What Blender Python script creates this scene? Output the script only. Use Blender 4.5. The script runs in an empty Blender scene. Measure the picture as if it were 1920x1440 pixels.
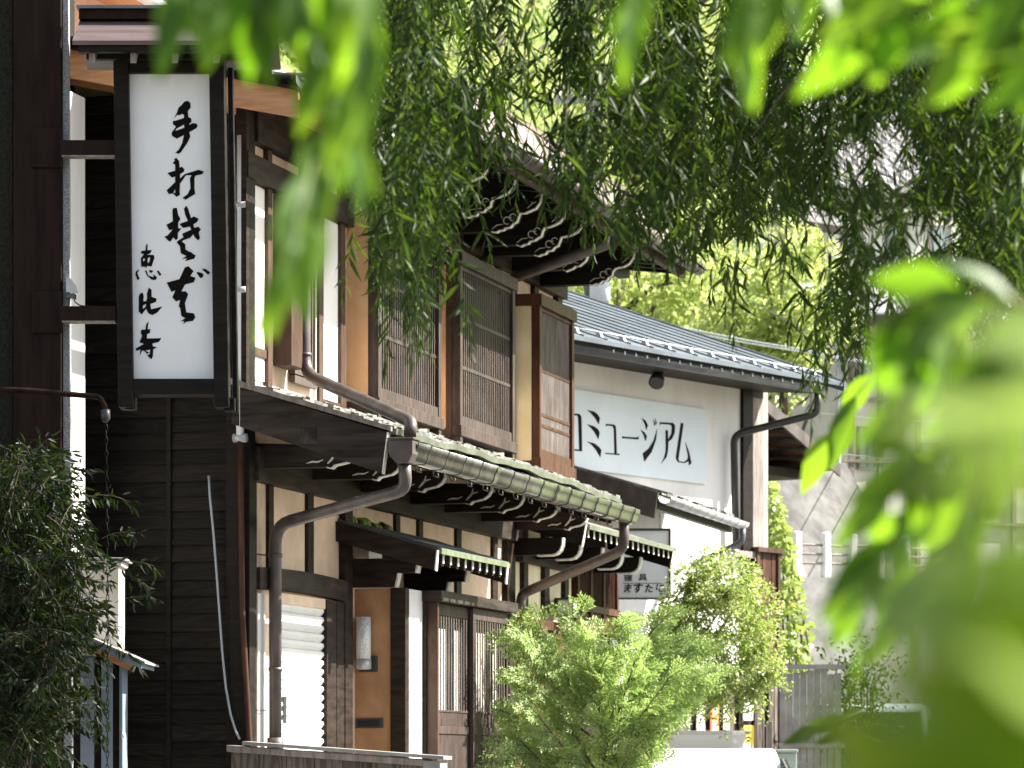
import bpy, bmesh, math, random
import numpy as np
from mathutils import Vector, Matrix
from mathutils.geometry import tessellate_polygon

# ------------------------------------------------------------------ camera, sky, sun
sc = bpy.context.scene
COL = sc.collection
EYE = 0.9          # eye height; the street lies at GZ
GZ = -0.18
FPX = 7000.0       # focal length in pixels of the 1920 px wide picture
cam = bpy.data.cameras.new('camera')
cam.sensor_width = 36.0
cam.lens = FPX * 36.0 / 1920.0
cam.shift_y = 720.0 / 1920.0
cam.clip_start = 0.05
cam.clip_end = 2000.0
cam.dof.use_dof = True
cam.dof.focus_distance = 22.0
cam.dof.aperture_fstop = 6.6
camo = bpy.data.objects.new('camera', cam)
camo.location = (0, 0, EYE)
camo.rotation_euler = (math.radians(90), 0, 0)
COL.objects.link(camo)
sc.camera = camo

SUN_ELEV = math.radians(44)
SUN_DIR_H = (0.98, 0.19)           # horizontal direction towards the sun (x, y)
sx, sy = SUN_DIR_H
n_ = math.hypot(sx, sy); sx /= n_; sy /= n_
to_sun = Vector((sx * math.cos(SUN_ELEV), sy * math.cos(SUN_ELEV), math.sin(SUN_ELEV)))
world = bpy.data.worlds.new('World')
sc.world = world
world.use_nodes = True
wn = world.node_tree
sky = wn.nodes.new('ShaderNodeTexSky')
sky.sky_type = 'NISHITA'
sky.sun_disc = False
sky.sun_elevation = SUN_ELEV
sky.sun_rotation = math.atan2(sx, sy)
sky.dust_density = 2.0
hsv = wn.nodes.new('ShaderNodeHueSaturation')      # the camera's white balance: neutral open shade
hsv.inputs['Saturation'].default_value = 0.55
wn.links.new(sky.outputs[0], hsv.inputs['Color'])
wn.links.new(hsv.outputs[0], wn.nodes['Background'].inputs[0])
wn.nodes['Background'].inputs[1].default_value = 0.066
sun = bpy.data.lights.new('sun', 'SUN')
sun.energy = 5.0
sun.angle = math.radians(0.5)
sun.color = (1.0, 0.95, 0.86)
suno = bpy.data.objects.new('sun', sun)
suno.rotation_euler = to_sun.to_track_quat('Z', 'Y').to_euler()
COL.objects.link(suno)
sc.view_settings.view_transform = 'Standard'
sc.view_settings.look = 'None'
sc.view_settings.exposure = 2.15
sc.cycles.max_bounces = 8
sc.cycles.transparent_max_bounces = 8
sc.cycles.use_adaptive_sampling = True

RNG = random.Random(11)
NP = np.random.default_rng(5)

# ------------------------------------------------------------------ materials
MATS = {}

def mat(name, col, rough=0.6, col2=None, scale=(6, 6, 6), bump=0.0, metal=0.0, detail=6.0, spec=0.4,
        ramp=(0.35, 0.65), distort=0.0, fine=None, coat=0.0):
    m = bpy.data.materials.new(name)
    m.use_nodes = True
    nt = m.node_tree
    b = nt.nodes['Principled BSDF']
    b.inputs['Roughness'].default_value = rough
    b.inputs['Metallic'].default_value = metal
    b.inputs['Specular IOR Level'].default_value = spec
    b.inputs['Coat Weight'].default_value = coat
    b.inputs['Base Color'].default_value = (*col, 1)
    if col2 is not None:
        tc = nt.nodes.new('ShaderNodeTexCoord')
        mp = nt.nodes.new('ShaderNodeMapping')
        mp.inputs['Scale'].default_value = scale
        nt.links.new(tc.outputs['Object'], mp.inputs['Vector'])
        nz = nt.nodes.new('ShaderNodeTexNoise')
        nz.inputs['Scale'].default_value = 1.0
        nz.inputs['Detail'].default_value = detail
        nz.inputs['Roughness'].default_value = 0.6
        nz.inputs['Distortion'].default_value = distort
        nt.links.new(mp.outputs[0], nz.inputs['Vector'])
        cr = nt.nodes.new('ShaderNodeValToRGB')
        cr.color_ramp.elements[0].position = ramp[0]
        cr.color_ramp.elements[1].position = ramp[1]
        cr.color_ramp.elements[0].color = (*col, 1)
        cr.color_ramp.elements[1].color = (*col2, 1)
        nt.links.new(nz.outputs['Fac'], cr.inputs['Fac'])
        out = cr.outputs[0]
        if fine is not None:            # large soft stains multiplied over the grain
            n2 = nt.nodes.new('ShaderNodeTexNoise')
            n2.inputs['Scale'].default_value = fine[0]
            n2.inputs['Detail'].default_value = 4
            nt.links.new(tc.outputs['Object'], n2.inputs['Vector'])
            c2 = nt.nodes.new('ShaderNodeValToRGB')
            c2.color_ramp.elements[0].position = 0.35
            c2.color_ramp.elements[1].position = 0.65
            c2.color_ramp.elements[0].color = (fine[1], fine[1], fine[1], 1)
            c2.color_ramp.elements[1].color = (1, 1, 1, 1)
            nt.links.new(n2.outputs['Fac'], c2.inputs['Fac'])
            mx = nt.nodes.new('ShaderNodeMix')
            mx.data_type = 'RGBA'; mx.blend_type = 'MULTIPLY'
            mx.inputs['Factor'].default_value = 1.0
            nt.links.new(out, mx.inputs['A']); nt.links.new(c2.outputs[0], mx.inputs['B'])
            out = mx.outputs['Result']
        nt.links.new(out, b.inputs['Base Color'])
        if bump > 0:
            bp = nt.nodes.new('ShaderNodeBump')
            bp.inputs['Strength'].default_value = bump
            bp.inputs['Distance'].default_value = 0.01
            nt.links.new(nz.outputs['Fac'], bp.inputs['Height'])
            nt.links.new(bp.outputs[0], b.inputs['Normal'])
    MATS[name] = m
    return m


def leafmat(name, c1, c2, t1, t2, rough=0.4, spec=0.4, trans=0.5):
    """leaf: reflecting + light shining through, colour varied leaf by leaf"""
    m = bpy.data.materials.new(name)
    m.use_nodes = True
    nt = m.node_tree
    b = nt.nodes['Principled BSDF']
    b.inputs['Roughness'].default_value = rough
    b.inputs['Specular IOR Level'].default_value = spec
    g = nt.nodes.new('ShaderNodeNewGeometry')
    r1 = nt.nodes.new('ShaderNodeValToRGB')
    r1.color_ramp.elements[0].color = (*c1, 1); r1.color_ramp.elements[1].color = (*c2, 1)
    r2 = nt.nodes.new('ShaderNodeValToRGB')
    r2.color_ramp.elements[0].color = (*t1, 1); r2.color_ramp.elements[1].color = (*t2, 1)
    nt.links.new(g.outputs['Random Per Island'], r1.inputs['Fac'])
    nt.links.new(g.outputs['Random Per Island'], r2.inputs['Fac'])
    t = nt.nodes.new('ShaderNodeBsdfTranslucent')
    nt.links.new(r1.outputs[0], b.inputs['Base Color'])
    nt.links.new(r2.outputs[0], t.inputs['Color'])
    mx = nt.nodes.new('ShaderNodeMixShader')
    mx.inputs[0].default_value = trans
    nt.links.new(b.outputs[0], mx.inputs[1]); nt.links.new(t.outputs[0], mx.inputs[2])
    nt.links.new(mx.outputs[0], nt.nodes['Material Output'].inputs['Surface'])
    MATS[name] = m
    return m


def planks(name, col, col2, horizontal=True, grain=(1.2, 1.2, 9)):
    """board cladding: flowing annual rings along the boards, each board its own tone"""
    m = bpy.data.materials.new(name)
    m.use_nodes = True
    nt = m.node_tree
    b = nt.nodes['Principled BSDF']
    b.inputs['Roughness'].default_value = 0.62
    b.inputs['Specular IOR Level'].default_value = 0.12
    tc = nt.nodes.new('ShaderNodeTexCoord')
    geo = nt.nodes.new('ShaderNodeNewGeometry')
    mul = nt.nodes.new('ShaderNodeMath'); mul.operation = 'MULTIPLY'; mul.inputs[1].default_value = 37.0
    nt.links.new(geo.outputs['Random Per Island'], mul.inputs[0])
    add = nt.nodes.new('ShaderNodeVectorMath'); add.operation = 'ADD'
    cmb = nt.nodes.new('ShaderNodeCombineXYZ')
    nt.links.new(mul.outputs[0], cmb.inputs[0])
    nt.links.new(tc.outputs['Object'], add.inputs[0]); nt.links.new(cmb.outputs[0], add.inputs[1])
    mp = nt.nodes.new('ShaderNodeMapping'); mp.inputs['Scale'].default_value = grain
    nt.links.new(add.outputs[0], mp.inputs['Vector'])
    nz = nt.nodes.new('ShaderNodeTexNoise'); nz.inputs['Scale'].default_value = 1.0; nz.inputs['Detail'].default_value = 1.5
    nt.links.new(mp.outputs[0], nz.inputs['Vector'])
    m2 = nt.nodes.new('ShaderNodeMath'); m2.operation = 'MULTIPLY'; m2.inputs[1].default_value = 70.0
    nt.links.new(nz.outputs['Fac'], m2.inputs[0])
    sn = nt.nodes.new('ShaderNodeMath'); sn.operation = 'SINE'
    nt.links.new(m2.outputs[0], sn.inputs[0])
    mr = nt.nodes.new('ShaderNodeMapRange'); mr.inputs[1].default_value = -1; mr.inputs[2].default_value = 1
    nt.links.new(sn.outputs[0], mr.inputs[0])
    cr = nt.nodes.new('ShaderNodeValToRGB')
    cr.color_ramp.elements[0].color = (*col, 1); cr.color_ramp.elements[1].color = (*col2, 1)
    cr.color_ramp.elements[0].position = 0.15; cr.color_ramp.elements[1].position = 0.75
    nt.links.new(mr.outputs[0], cr.inputs['Fac'])
    hs = nt.nodes.new('ShaderNodeHueSaturation')
    mr2 = nt.nodes.new('ShaderNodeMapRange'); mr2.inputs[3].default_value = 0.65; mr2.inputs[4].default_value = 1.25
    nt.links.new(geo.outputs['Random Per Island'], mr2.inputs[0])
    nt.links.new(mr2.outputs[0], hs.inputs['Value']); nt.links.new(cr.outputs[0], hs.inputs['Color'])
    nt.links.new(hs.outputs[0], b.inputs['Base Color'])
    bp = nt.nodes.new('ShaderNodeBump'); bp.inputs['Strength'].default_value = 0.35; bp.inputs['Distance'].default_value = 0.004
    nt.links.new(mr.outputs[0], bp.inputs['Height']); nt.links.new(bp.outputs[0], b.inputs['Normal'])
    MATS[name] = m
    return m


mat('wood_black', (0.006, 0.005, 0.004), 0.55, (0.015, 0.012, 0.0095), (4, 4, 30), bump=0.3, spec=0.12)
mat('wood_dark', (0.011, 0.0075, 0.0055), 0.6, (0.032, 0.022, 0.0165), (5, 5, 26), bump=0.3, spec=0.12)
mat('beam_dark', (0.013, 0.0095, 0.007), 0.6, (0.045, 0.036, 0.031), (2, 2, 14), bump=0.4, distort=0.6, spec=0.12)
mat('wood_brown', (0.045, 0.025, 0.017), 0.55, (0.085, 0.055, 0.041), (6, 6, 3), bump=0.3, distort=0.5, spec=0.12)
mat('pipe_dark', (0.022, 0.02, 0.018), 0.4, (0.04, 0.036, 0.033), (7, 7, 4), spec=0.4)
mat('wood_frame', (0.034, 0.023, 0.019), 0.6, (0.08, 0.058, 0.05), (24, 24, 4), bump=0.25, fine=(1.5, 0.7), spec=0.2)
mat('wood_lattice', (0.05, 0.033, 0.027), 0.6, (0.12, 0.088, 0.075), (30, 30, 5), bump=0.25, fine=(1.5, 0.7))
mat('wood_red', (0.035, 0.014, 0.009), 0.5, (0.085, 0.04, 0.027), (12, 12, 3), bump=0.3, spec=0.12)
mat('wood_new', (0.44, 0.2, 0.085), 0.55, (0.62, 0.33, 0.17), (2.2, 9, 30), bump=0.15, distort=0.4)
mat('wood_weathered', (0.16, 0.13, 0.115), 0.7, (0.33, 0.28, 0.25), (26, 26, 2.4), bump=0.4, distort=0.3, fine=(2.0, 0.6))
mat('plaster_cream', (0.69, 0.52, 0.37), 0.9, (0.77, 0.6, 0.45), (9, 9, 9), bump=0.15, fine=(2.6, 0.78))
mat('plaster_green', (0.6, 0.54, 0.34), 0.9, (0.66, 0.6, 0.42), (5, 5, 5), bump=0.15, fine=(2.5, 0.85))
mat('plaster_peach', (0.62, 0.36, 0.18), 0.9, (0.68, 0.43, 0.24), (6, 6, 6), bump=0.12, fine=(1.5, 0.9))
mat('plaster_orange', (0.36, 0.19, 0.09), 0.9, (0.46, 0.26, 0.135), (7, 7, 7), bump=0.2, fine=(2.2, 0.8))
mat('plaster_white', (0.66, 0.655, 0.635), 0.85, (0.76, 0.755, 0.74), (3, 3, 0.7), bump=0.15, fine=(0.8, 0.9))
mat('plaster_ivory', (0.55, 0.52, 0.47), 0.9, (0.66, 0.62, 0.57), (2, 2, 5), bump=0.2, fine=(0.7, 0.8))
mat('shoji_white', (0.78, 0.77, 0.74), 0.8, (0.82, 0.81, 0.78), (4, 4, 2))
mat('stucco_grey', (0.09, 0.095, 0.1), 0.95, (0.45, 0.46, 0.48), (160, 160, 160), bump=0.8, detail=3)
mat('shutter_paint', (0.72, 0.73, 0.7), 0.45, (0.79, 0.8, 0.78), (7, 7, 2), fine=(2.5, 0.9))
mat('sign_acrylic', (0.8, 0.81, 0.82), 0.4, (0.85, 0.855, 0.86), (2, 2, 1.2), fine=(2.0, 0.88))
mat('sign_blue', (0.6, 0.68, 0.73), 0.6, (0.66, 0.73, 0.77), (1.5, 1.5, 1.5), fine=(2.0, 0.95))
mat('ink', (0.006, 0.005, 0.004), 0.7, spec=0.08)
mat('gutter_brown', (0.06, 0.047, 0.043), 0.42, (0.105, 0.087, 0.081), (9, 9, 4), spec=0.4, fine=(7, 0.7), bump=.12)
mat('gutter_metal', (0.18, 0.185, 0.155), 0.27, (0.28, 0.28, 0.245), (9, 9, 9), metal=0.85, fine=(4, 0.7))
mat('gutter_white', (0.55, 0.57, 0.58), 0.4, (0.66, 0.67, 0.68), (4, 4, 4), spec=0.5)
mat('gutter_grey', (0.055, 0.062, 0.07), 0.45, (0.1, 0.11, 0.122), (4, 4, 4), spec=0.5)
mat('metal_dark', (0.03, 0.03, 0.032), 0.4, spec=0.5)
mat('metal_grey', (0.35, 0.36, 0.37), 0.4, (0.45, 0.46, 0.47), (6, 6, 6), metal=0.3)
mat('roof_mauve', (0.17, 0.13, 0.115), 0.5, (0.24, 0.19, 0.17), (2, 2, 2), fine=(1.4, 0.82))
mat('roof_blue', (0.06, 0.076, 0.092), 0.42, (0.1, 0.12, 0.14), (2, 2, 2), spec=0.5, fine=(1.0, 0.8))
mat('roof_lichen', (0.07, 0.072, 0.062), 0.8, (0.27, 0.265, 0.245), (14, 14, 14), bump=0.8, fine=(5, 0.5))
mat('roof_slate', (0.07, 0.08, 0.085), 0.55, (0.13, 0.15, 0.145), (9, 9, 9), bump=0.3)
mat('roof_tile', (0.17, 0.165, 0.17), 0.6, (0.3, 0.29, 0.29), (3, 3, 3), bump=0.2)
mat('sign_roof', (0.075, 0.04, 0.034), 0.35, (0.11, 0.095, 0.1), (1.4, 10, 10), spec=0.5, distort=1.0)
mat('edge_pale', (0.06, 0.085, 0.03), 0.6, (0.15, 0.17, 0.1), (12, 12, 12), bump=0.3)
mat('moss', (0.1, 0.17, 0.02), 0.9, (0.2, 0.3, 0.04), (20, 20, 20), bump=0.5)
mat('white_paint', (0.4, 0.385, 0.34), 0.7, (0.74, 0.73, 0.68), (22, 22, 22), ramp=(.3, .5), fine=(3, .8))
mat('pipe_white', (0.6, 0.65, 0.68), 0.4, (0.68, 0.72, 0.74), (3, 3, 8), spec=0.5)
mat('hose_grey', (0.3, 0.33, 0.36), 0.4, spec=0.5)
mat('shed_blue', (0.16, 0.2, 0.25), 0.5, (0.2, 0.245, 0.3), (5, 5, 2), fine=(3, 0.8))
mat('shed_beige', (0.55, 0.51, 0.46), 0.7, (0.62, 0.58, 0.53), (5, 5, 3), fine=(3, 0.85))
mat('concrete', (0.07, 0.068, 0.063), 0.9, (0.17, 0.165, 0.155), (3.5, 3.5, 0.9), bump=0.6, fine=(0.6, 0.6))
mat('concrete_pale', (0.22, 0.217, 0.205), 0.9, (0.34, 0.335, 0.32), (4, 4, 4), bump=0.3, fine=(1.0, 0.8))
mat('asphalt', (0.04, 0.04, 0.042), 0.9, (0.075, 0.074, 0.072), (25, 25, 25), bump=0.4, fine=(0.4, 0.8))
mat('earth', (0.09, 0.075, 0.05), 0.95, (0.17, 0.15, 0.1), (2, 2, 2), bump=0.4)
mat('hill_green', (0.12, 0.19, 0.04), 0.95, (0.24, 0.3, 0.1), (0.6, 0.6, 0.6), bump=0.5)
mat('bark', (0.05, 0.035, 0.025), 0.9, (0.13, 0.1, 0.075), (9, 9, 2.5), bump=0.8)
mat('twig', (0.12, 0.09, 0.04), 0.7, (0.2, 0.16, 0.06), (20, 20, 8))
mat('twig_green', (0.05, 0.075, 0.02), 0.6, (0.1, 0.12, 0.035), (20, 20, 8))
mat('car_white', (0.5, 0.5, 0.49), 0.25, spec=0.6, coat=0.8)
mat('car_pale_blue', (0.5, 0.57, 0.6), 0.3, spec=0.6, coat=0.6)
mat('glass_dark', (0.015, 0.022, 0.022), 0.08, spec=0.7)
mat('glass_pale', (0.2, 0.25, 0.25), 0.12, spec=0.7)
mat('rubber', (0.015, 0.015, 0.015), 0.8)
mat('lamp_glass', (0.55, 0.56, 0.55), 0.15, (0.75, 0.76, 0.75), (90, 90, 60), bump=0.9, spec=0.8, detail=2)
mat('lamp_red', (0.35, 0.01, 0.012), 0.3, spec=0.5)
mat('sign_yellow', (0.75, 0.55, 0.06), 0.4, (0.8, 0.6, 0.1), (9, 9, 9))
mat('sign_orange', (0.6, 0.2, 0.06), 0.4, (0.66, 0.25, 0.09), (9, 9, 9))
mat('sign_red', (0.55, 0.04, 0.03), 0.4)
mat('sign_navy', (0.12, 0.12, 0.42), 0.4)
mat('insulator', (0.5, 0.55, 0.62), 0.35, (0.58, 0.63, 0.7), (3, 3, 3), spec=0.5)
mat('bin_green', (0.25, 0.3, 0.26), 0.5, (0.3, 0.35, 0.31), (5, 5, 5))
planks('clapboard', (0.0085, 0.0068, 0.0053), (0.0145, 0.0118, 0.0095))
planks('fence_boards', (0.075, 0.06, 0.05), (0.13, 0.11, 0.095), grain=(8, 8, 0.9))
leafmat('leaf_willow', (0.012, 0.032, 0.006), (0.04, 0.075, 0.012), (0.018, 0.05, 0.002), (0.11, 0.18, 0.01), rough=0.5, spec=0.25, trans=0.42)
leafmat('leaf_front', (0.05, 0.12, 0.012), (0.09, 0.17, 0.02), (0.15, 0.33, 0.008), (0.29, 0.46, 0.025), rough=0.42, spec=0.4, trans=0.55)
leafmat('leaf_conifer', (0.2, 0.31, 0.075), (0.36, 0.45, 0.18), (0.26, 0.43, 0.07), (0.46, 0.57, 0.2), rough=0.5, spec=0.3, trans=0.4)
leafmat('leaf_shrub', (0.15, 0.24, 0.05), (0.32, 0.38, 0.14), (0.26, 0.4, 0.05), (0.5, 0.54, 0.16), rough=0.4, spec=0.4, trans=0.45)
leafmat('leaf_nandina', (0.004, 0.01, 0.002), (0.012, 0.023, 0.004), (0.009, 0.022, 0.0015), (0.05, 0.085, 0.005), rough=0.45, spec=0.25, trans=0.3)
leafmat('leaf_painted_sheen', (0.24, 0.34, 0.08), (0.3, 0.39, 0.12), (0.32, 0.46, 0.06), (0.4, 0.52, 0.1), rough=0.35, spec=0.6, trans=0.42)  # near leaves with a glossy sheen painted into the colour
leafmat('leaf_near', (0.17, 0.26, 0.025), (0.2, 0.29, 0.03), (0.36, 0.5, 0.015), (0.44, 0.56, 0.025), rough=0.5, spec=0.35, trans=0.5)
leafmat('leaf_hill', (0.22, 0.3, 0.07), (0.38, 0.45, 0.16), (0.42, 0.52, 0.1), (0.6, 0.66, 0.28), rough=0.5, spec=0.3, trans=0.5)
leafmat('petal', (0.7, 0.68, 0.55), (0.75, 0.72, 0.66), (0.6, 0.58, 0.4), (0.7, 0.7, 0.6), trans=0.3)


# ------------------------------------------------------------------ mesh helpers
ROOT = {}      # object -> world position of the thing's base


def thing(name, loc, label, cat, group=None, kind=None):
    e = bpy.data.objects.new(name, None)
    e.location = loc
    e.empty_display_size = 0.2
    COL.objects.link(e)
    ROOT[e] = Vector(loc)
    tag(e, label, cat, group, kind)
    return e


def tag(o, label=None, cat=None, group=None, kind=None):
    if label: o['label'] = label
    if cat: o['category'] = cat
    if group: o['group'] = group
    if kind: o['kind'] = kind
    return o


class MB:
    def __init__(self):
        self.v = []; self.f = []; self.sm = []; self.mi = []; self.cur = 0

    def poly(self, pts, smooth=False):
        i = len(self.v)
        self.v += [tuple(p) for p in pts]
        self.f.append(tuple(range(i, i + len(pts)))); self.sm.append(smooth); self.mi.append(self.cur)

    def mesh(self, verts, faces, smooth=False):
        i = len(self.v)
        self.v += [tuple(p) for p in verts]
        for f in faces:
            self.f.append(tuple(i + k for k in f)); self.sm.append(smooth); self.mi.append(self.cur)

    def hexa(self, p):      # 8 points: bottom ring 0-3, top ring 4-7
        self.mesh(p, [(0, 3, 2, 1), (4, 5, 6, 7), (0, 1, 5, 4), (1, 2, 6, 5), (2, 3, 7, 6), (3, 0, 4, 7)])

    def box(self, x0, x1, y0, y1, z0, z1):
        self.hexa([(x0, y0, z0), (x1, y0, z0), (x1, y1, z0), (x0, y1, z0),
                   (x0, y0, z1), (x1, y0, z1), (x1, y1, z1), (x0, y1, z1)])

    def prism(self, ring0, ring1, smooth=False):
        """two matching polygon rings joined to a solid (caps triangulated, may be concave)"""
        n = len(ring0)
        i = len(self.v)
        self.v += [tuple(p) for p in ring0] + [tuple(p) for p in ring1]
        for k in range(n):
            a, b = k, (k + 1) % n
            self.f.append((i + a, i + b, i + n + b, i + n + a)); self.sm.append(smooth); self.mi.append(self.cur)
        for ring, off in ((ring0, 0), (ring1, n)):
            for t in tessellate_polygon([[Vector(p) for p in ring]]):
                self.f.append(tuple(i + off + q for q in t)); self.sm.append(False); self.mi.append(self.cur)

    def tube(self, pts, r, n=8, cap=True, smooth=True):
        pts = [Vector(p) for p in pts]
        rs = r if isinstance(r, (list, tuple)) else [r] * len(pts)
        i0 = len(self.v)
        prev = None
        for k, p in enumerate(pts):
            d = (pts[min(k + 1, len(pts) - 1)] - pts[max(k - 1, 0)])
            if d.length < 1e-9: d = Vector((0, 0, 1))
            d.normalize()
            if prev is None:
                a = d.cross(Vector((0, 0, 1)))
                if a.length < 1e-3: a = d.cross(Vector((1, 0, 0)))
            else:
                a = prev - d * prev.dot(d)
            a.normalize(); prev = a
            b = d.cross(a)
            for j in range(n):
                t = 2 * math.pi * j / n
                self.v.append(tuple(p + (a * math.cos(t) + b * math.sin(t)) * rs[k]))
        for k in range(len(pts) - 1):
            for j in range(n):
                j2 = (j + 1) % n
                self.f.append((i0 + k * n + j, i0 + k * n + j2, i0 + (k + 1) * n + j2, i0 + (k + 1) * n + j))
                self.sm.append(smooth); self.mi.append(self.cur)
        if cap:
            e = i0 + (len(pts) - 1) * n
            self.f.append(tuple(i0 + j for j in reversed(range(n)))); self.sm.append(False); self.mi.append(self.cur)
            self.f.append(tuple(e + j for j in range(n))); self.sm.append(False); self.mi.append(self.cur)

    def lathe(self, c, prof, n=20, smooth=True):
        """profile [(radius, z)] turned round the vertical through c"""
        i0 = len(self.v)
        for r, z in prof:
            for j in range(n):
                t = 2 * math.pi * j / n
                self.v.append((c[0] + r * math.cos(t), c[1] + r * math.sin(t), c[2] + z))
        for k in range(len(prof) - 1):
            for j in range(n):
                j2 = (j + 1) % n
                self.f.append((i0 + k * n + j, i0 + k * n + j2, i0 + (k + 1) * n + j2, i0 + (k + 1) * n + j))
                self.sm.append(smooth); self.mi.append(self.cur)
        for k, rev in ((0, True), (len(prof) - 1, False)):
            if prof[k][0] > 1e-5:
                idx = range(n)
                self.f.append(tuple(i0 + k * n + j for j in (reversed(idx) if rev else idx))); self.sm.append(False); self.mi.append(self.cur)

    def build(self, name, mats, parent=None, bevel=0.0):
        base = Vector((0, 0, 0))
        if parent is not None:
            base = ROOT[parent]
        me = bpy.data.meshes.new(name)
        me.from_pydata([tuple(Vector(p) - base) for p in self.v], [], self.f)
        if isinstance(mats, str): mats = [mats]
        for m in mats: me.materials.append(MATS[m])
        me.polygons.foreach_set('use_smooth', self.sm)
        me.polygons.foreach_set('material_index', self.mi)
        me.update()
        bm = bmesh.new(); bm.from_mesh(me)
        bmesh.ops.recalc_face_normals(bm, faces=bm.faces)
        bm.to_mesh(me); bm.free()
        o = bpy.data.objects.new(name, me)
        COL.objects.link(o)
        if parent is not None:
            o.parent = parent
            ROOT[o] = base
        else:
            ROOT[o] = Vector((0, 0, 0))
        if bevel > 0:
            bv = o.modifiers.new('bevel', 'BEVEL'); bv.width = bevel; bv.segments = 2
            bv.limit_method = 'ANGLE'; bv.angle_limit = math.radians(40)
        return o


def ray(px, py):
    return Vector(((px - 960.0) / FPX, 1.0, (1440.0 - py) / FPX))


def at(px, py, Y):
    """the point seen at pixel (px, py) at a distance of Y metres"""
    return Vector((0, 0, EYE)) + ray(px, py) * Y


class Frame:
    """a house front: s runs along the wall, o stands out from it, z up"""
    def __init__(self, p0, u):
        self.p0 = Vector((p0[0], p0[1], 0)); l = math.hypot(*u)
        self.u = Vector((u[0] / l, u[1] / l, 0)); self.n = Vector((self.u.y, -self.u.x, 0))

    def P(self, s, o, z):
        return self.p0 + self.u * s + self.n * o + Vector((0, 0, z))

    def S(self, px, o=0.0):
        k = (px - 960.0) / FPX
        q = self.p0 + self.n * o
        return (q.x - k * q.y) / (k * self.u.y - self.u.x)

    def Y(self, s, o):
        return self.p0.y + s * self.u.y + o * self.n.y

    def Z(self, px, py, o=0.0):
        return EYE + (1440.0 - py) / FPX * self.Y(self.S(px, o), o)

    def box(self, mb, s0, s1, o0, o1, z0, z1):
        mb.hexa([self.P(s0, o0, z0), self.P(s1, o0, z0), self.P(s1, o1, z0), self.P(s0, o1, z0),
                 self.P(s0, o0, z1), self.P(s1, o0, z1), self.P(s1, o1, z1), self.P(s0, o1, z1)])

    def along(self, mb, s0, s1, prof, smooth=False):      # (o, z) outline pushed along the wall
        mb.prism([self.P(s0, o, z) for o, z in prof], [self.P(s1, o, z) for o, z in prof], smooth)

    def out(self, mb, o0, o1, prof):         # (s, z) outline pushed out of the wall
        mb.prism([self.P(s, o0, z) for s, z in prof], [self.P(s, o1, z) for s, z in prof])

    def onplane(self, px, py, o):
        s = self.S(px, o)
        return self.P(s, o, EYE + (1440.0 - py) / FPX * self.Y(s, o))


def one(fn, name, m, parent, bevel=0.0, label=None):
    mb = MB(); fn(mb); o = mb.build(name, m, parent, bevel)
    if label: o['label'] = label
    return o


def bend(pts, r=0.08, n=5):
    """round the corners of a pipe path"""
    pts = [Vector(p) for p in pts]
    out = [pts[0]]
    for a, b, c in zip(pts, pts[1:], pts[2:]):
        d1 = (a - b); d2 = (c - b)
        t = min(r, d1.length * 0.45, d2.length * 0.45)
        p, q = b + d1.normalized() * t, b + d2.normalized() * t
        for k in range(n + 1):
            w = k / n
            out.append(p * (1 - w) ** 2 + b * 2 * w * (1 - w) + q * w ** 2)
    out.append(pts[-1])
    return out


def halfround(frame, mb, s0, s1, oc, zc, r, th=0.006, n=10):
    """open half-round gutter along the wall"""
    o = []; i = []
    for k in range(n + 1):
        t = math.pi + math.pi * k / n
        o.append((oc + r * math.cos(t), zc + r * math.sin(t)))
        i.append((oc + (r - th) * math.cos(t), zc + (r - th) * math.sin(t)))
    frame.along(mb, s0, s1, o + i[::-1], True)


# ---- leaves
def leaves(P, D, N, L, W, seg=1, curl=0.0):
    """numpy leaf builder: base points, directions, face normals, lengths, widths -> verts, faces"""
    n = len(P)
    D = D / np.linalg.norm(D, axis=1, keepdims=True)
    S = np.cross(D, N); S /= np.linalg.norm(S, axis=1, keepdims=True) + 1e-9
    U = np.cross(S, D)
    L = L[:, None]; W = W[:, None]
    if seg == 1:
        base = P; l = P + D * L * 0.42 + S * W * 0.5 + U * L * 0.05
        r = P + D * L * 0.42 - S * W * 0.5 + U * L * 0.05; tip = P + D * L - U * L * curl
        V = np.stack([base, r, tip, l], 1).reshape(-1, 3)
        idx = np.arange(n) * 4
        F = np.stack([idx, idx + 1, idx + 2, idx + 3], 1)
        return V, F
    prof = [0.12, 0.75, 1.0, 0.8, 0.45, 0.0] if seg == 5 else [0.15, 1.0, 0.7, 0.0]
    ns = len(prof)
    rows = []
    for k, w in enumerate(prof):
        t = k / (ns - 1)
        c = P + D * L * t - U * L * curl * t * t
        rows += [c + S * W * 0.5 * w + U * W * 0.18 * w, c, c - S * W * 0.5 * w + U * W * 0.18 * w]
    V = np.stack(rows, 1)
    m = ns * 3
    V = V.reshape(-1, 3)
    idx = np.arange(n) * m
    F = []
    for k in range(ns - 1):
        for j in (0, 1):
            a = k * 3 + j
            F.append(np.stack([idx + a, idx + a + 1, idx + a + 4, idx + a + 3], 1))
    return V, np.concatenate(F)


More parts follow.
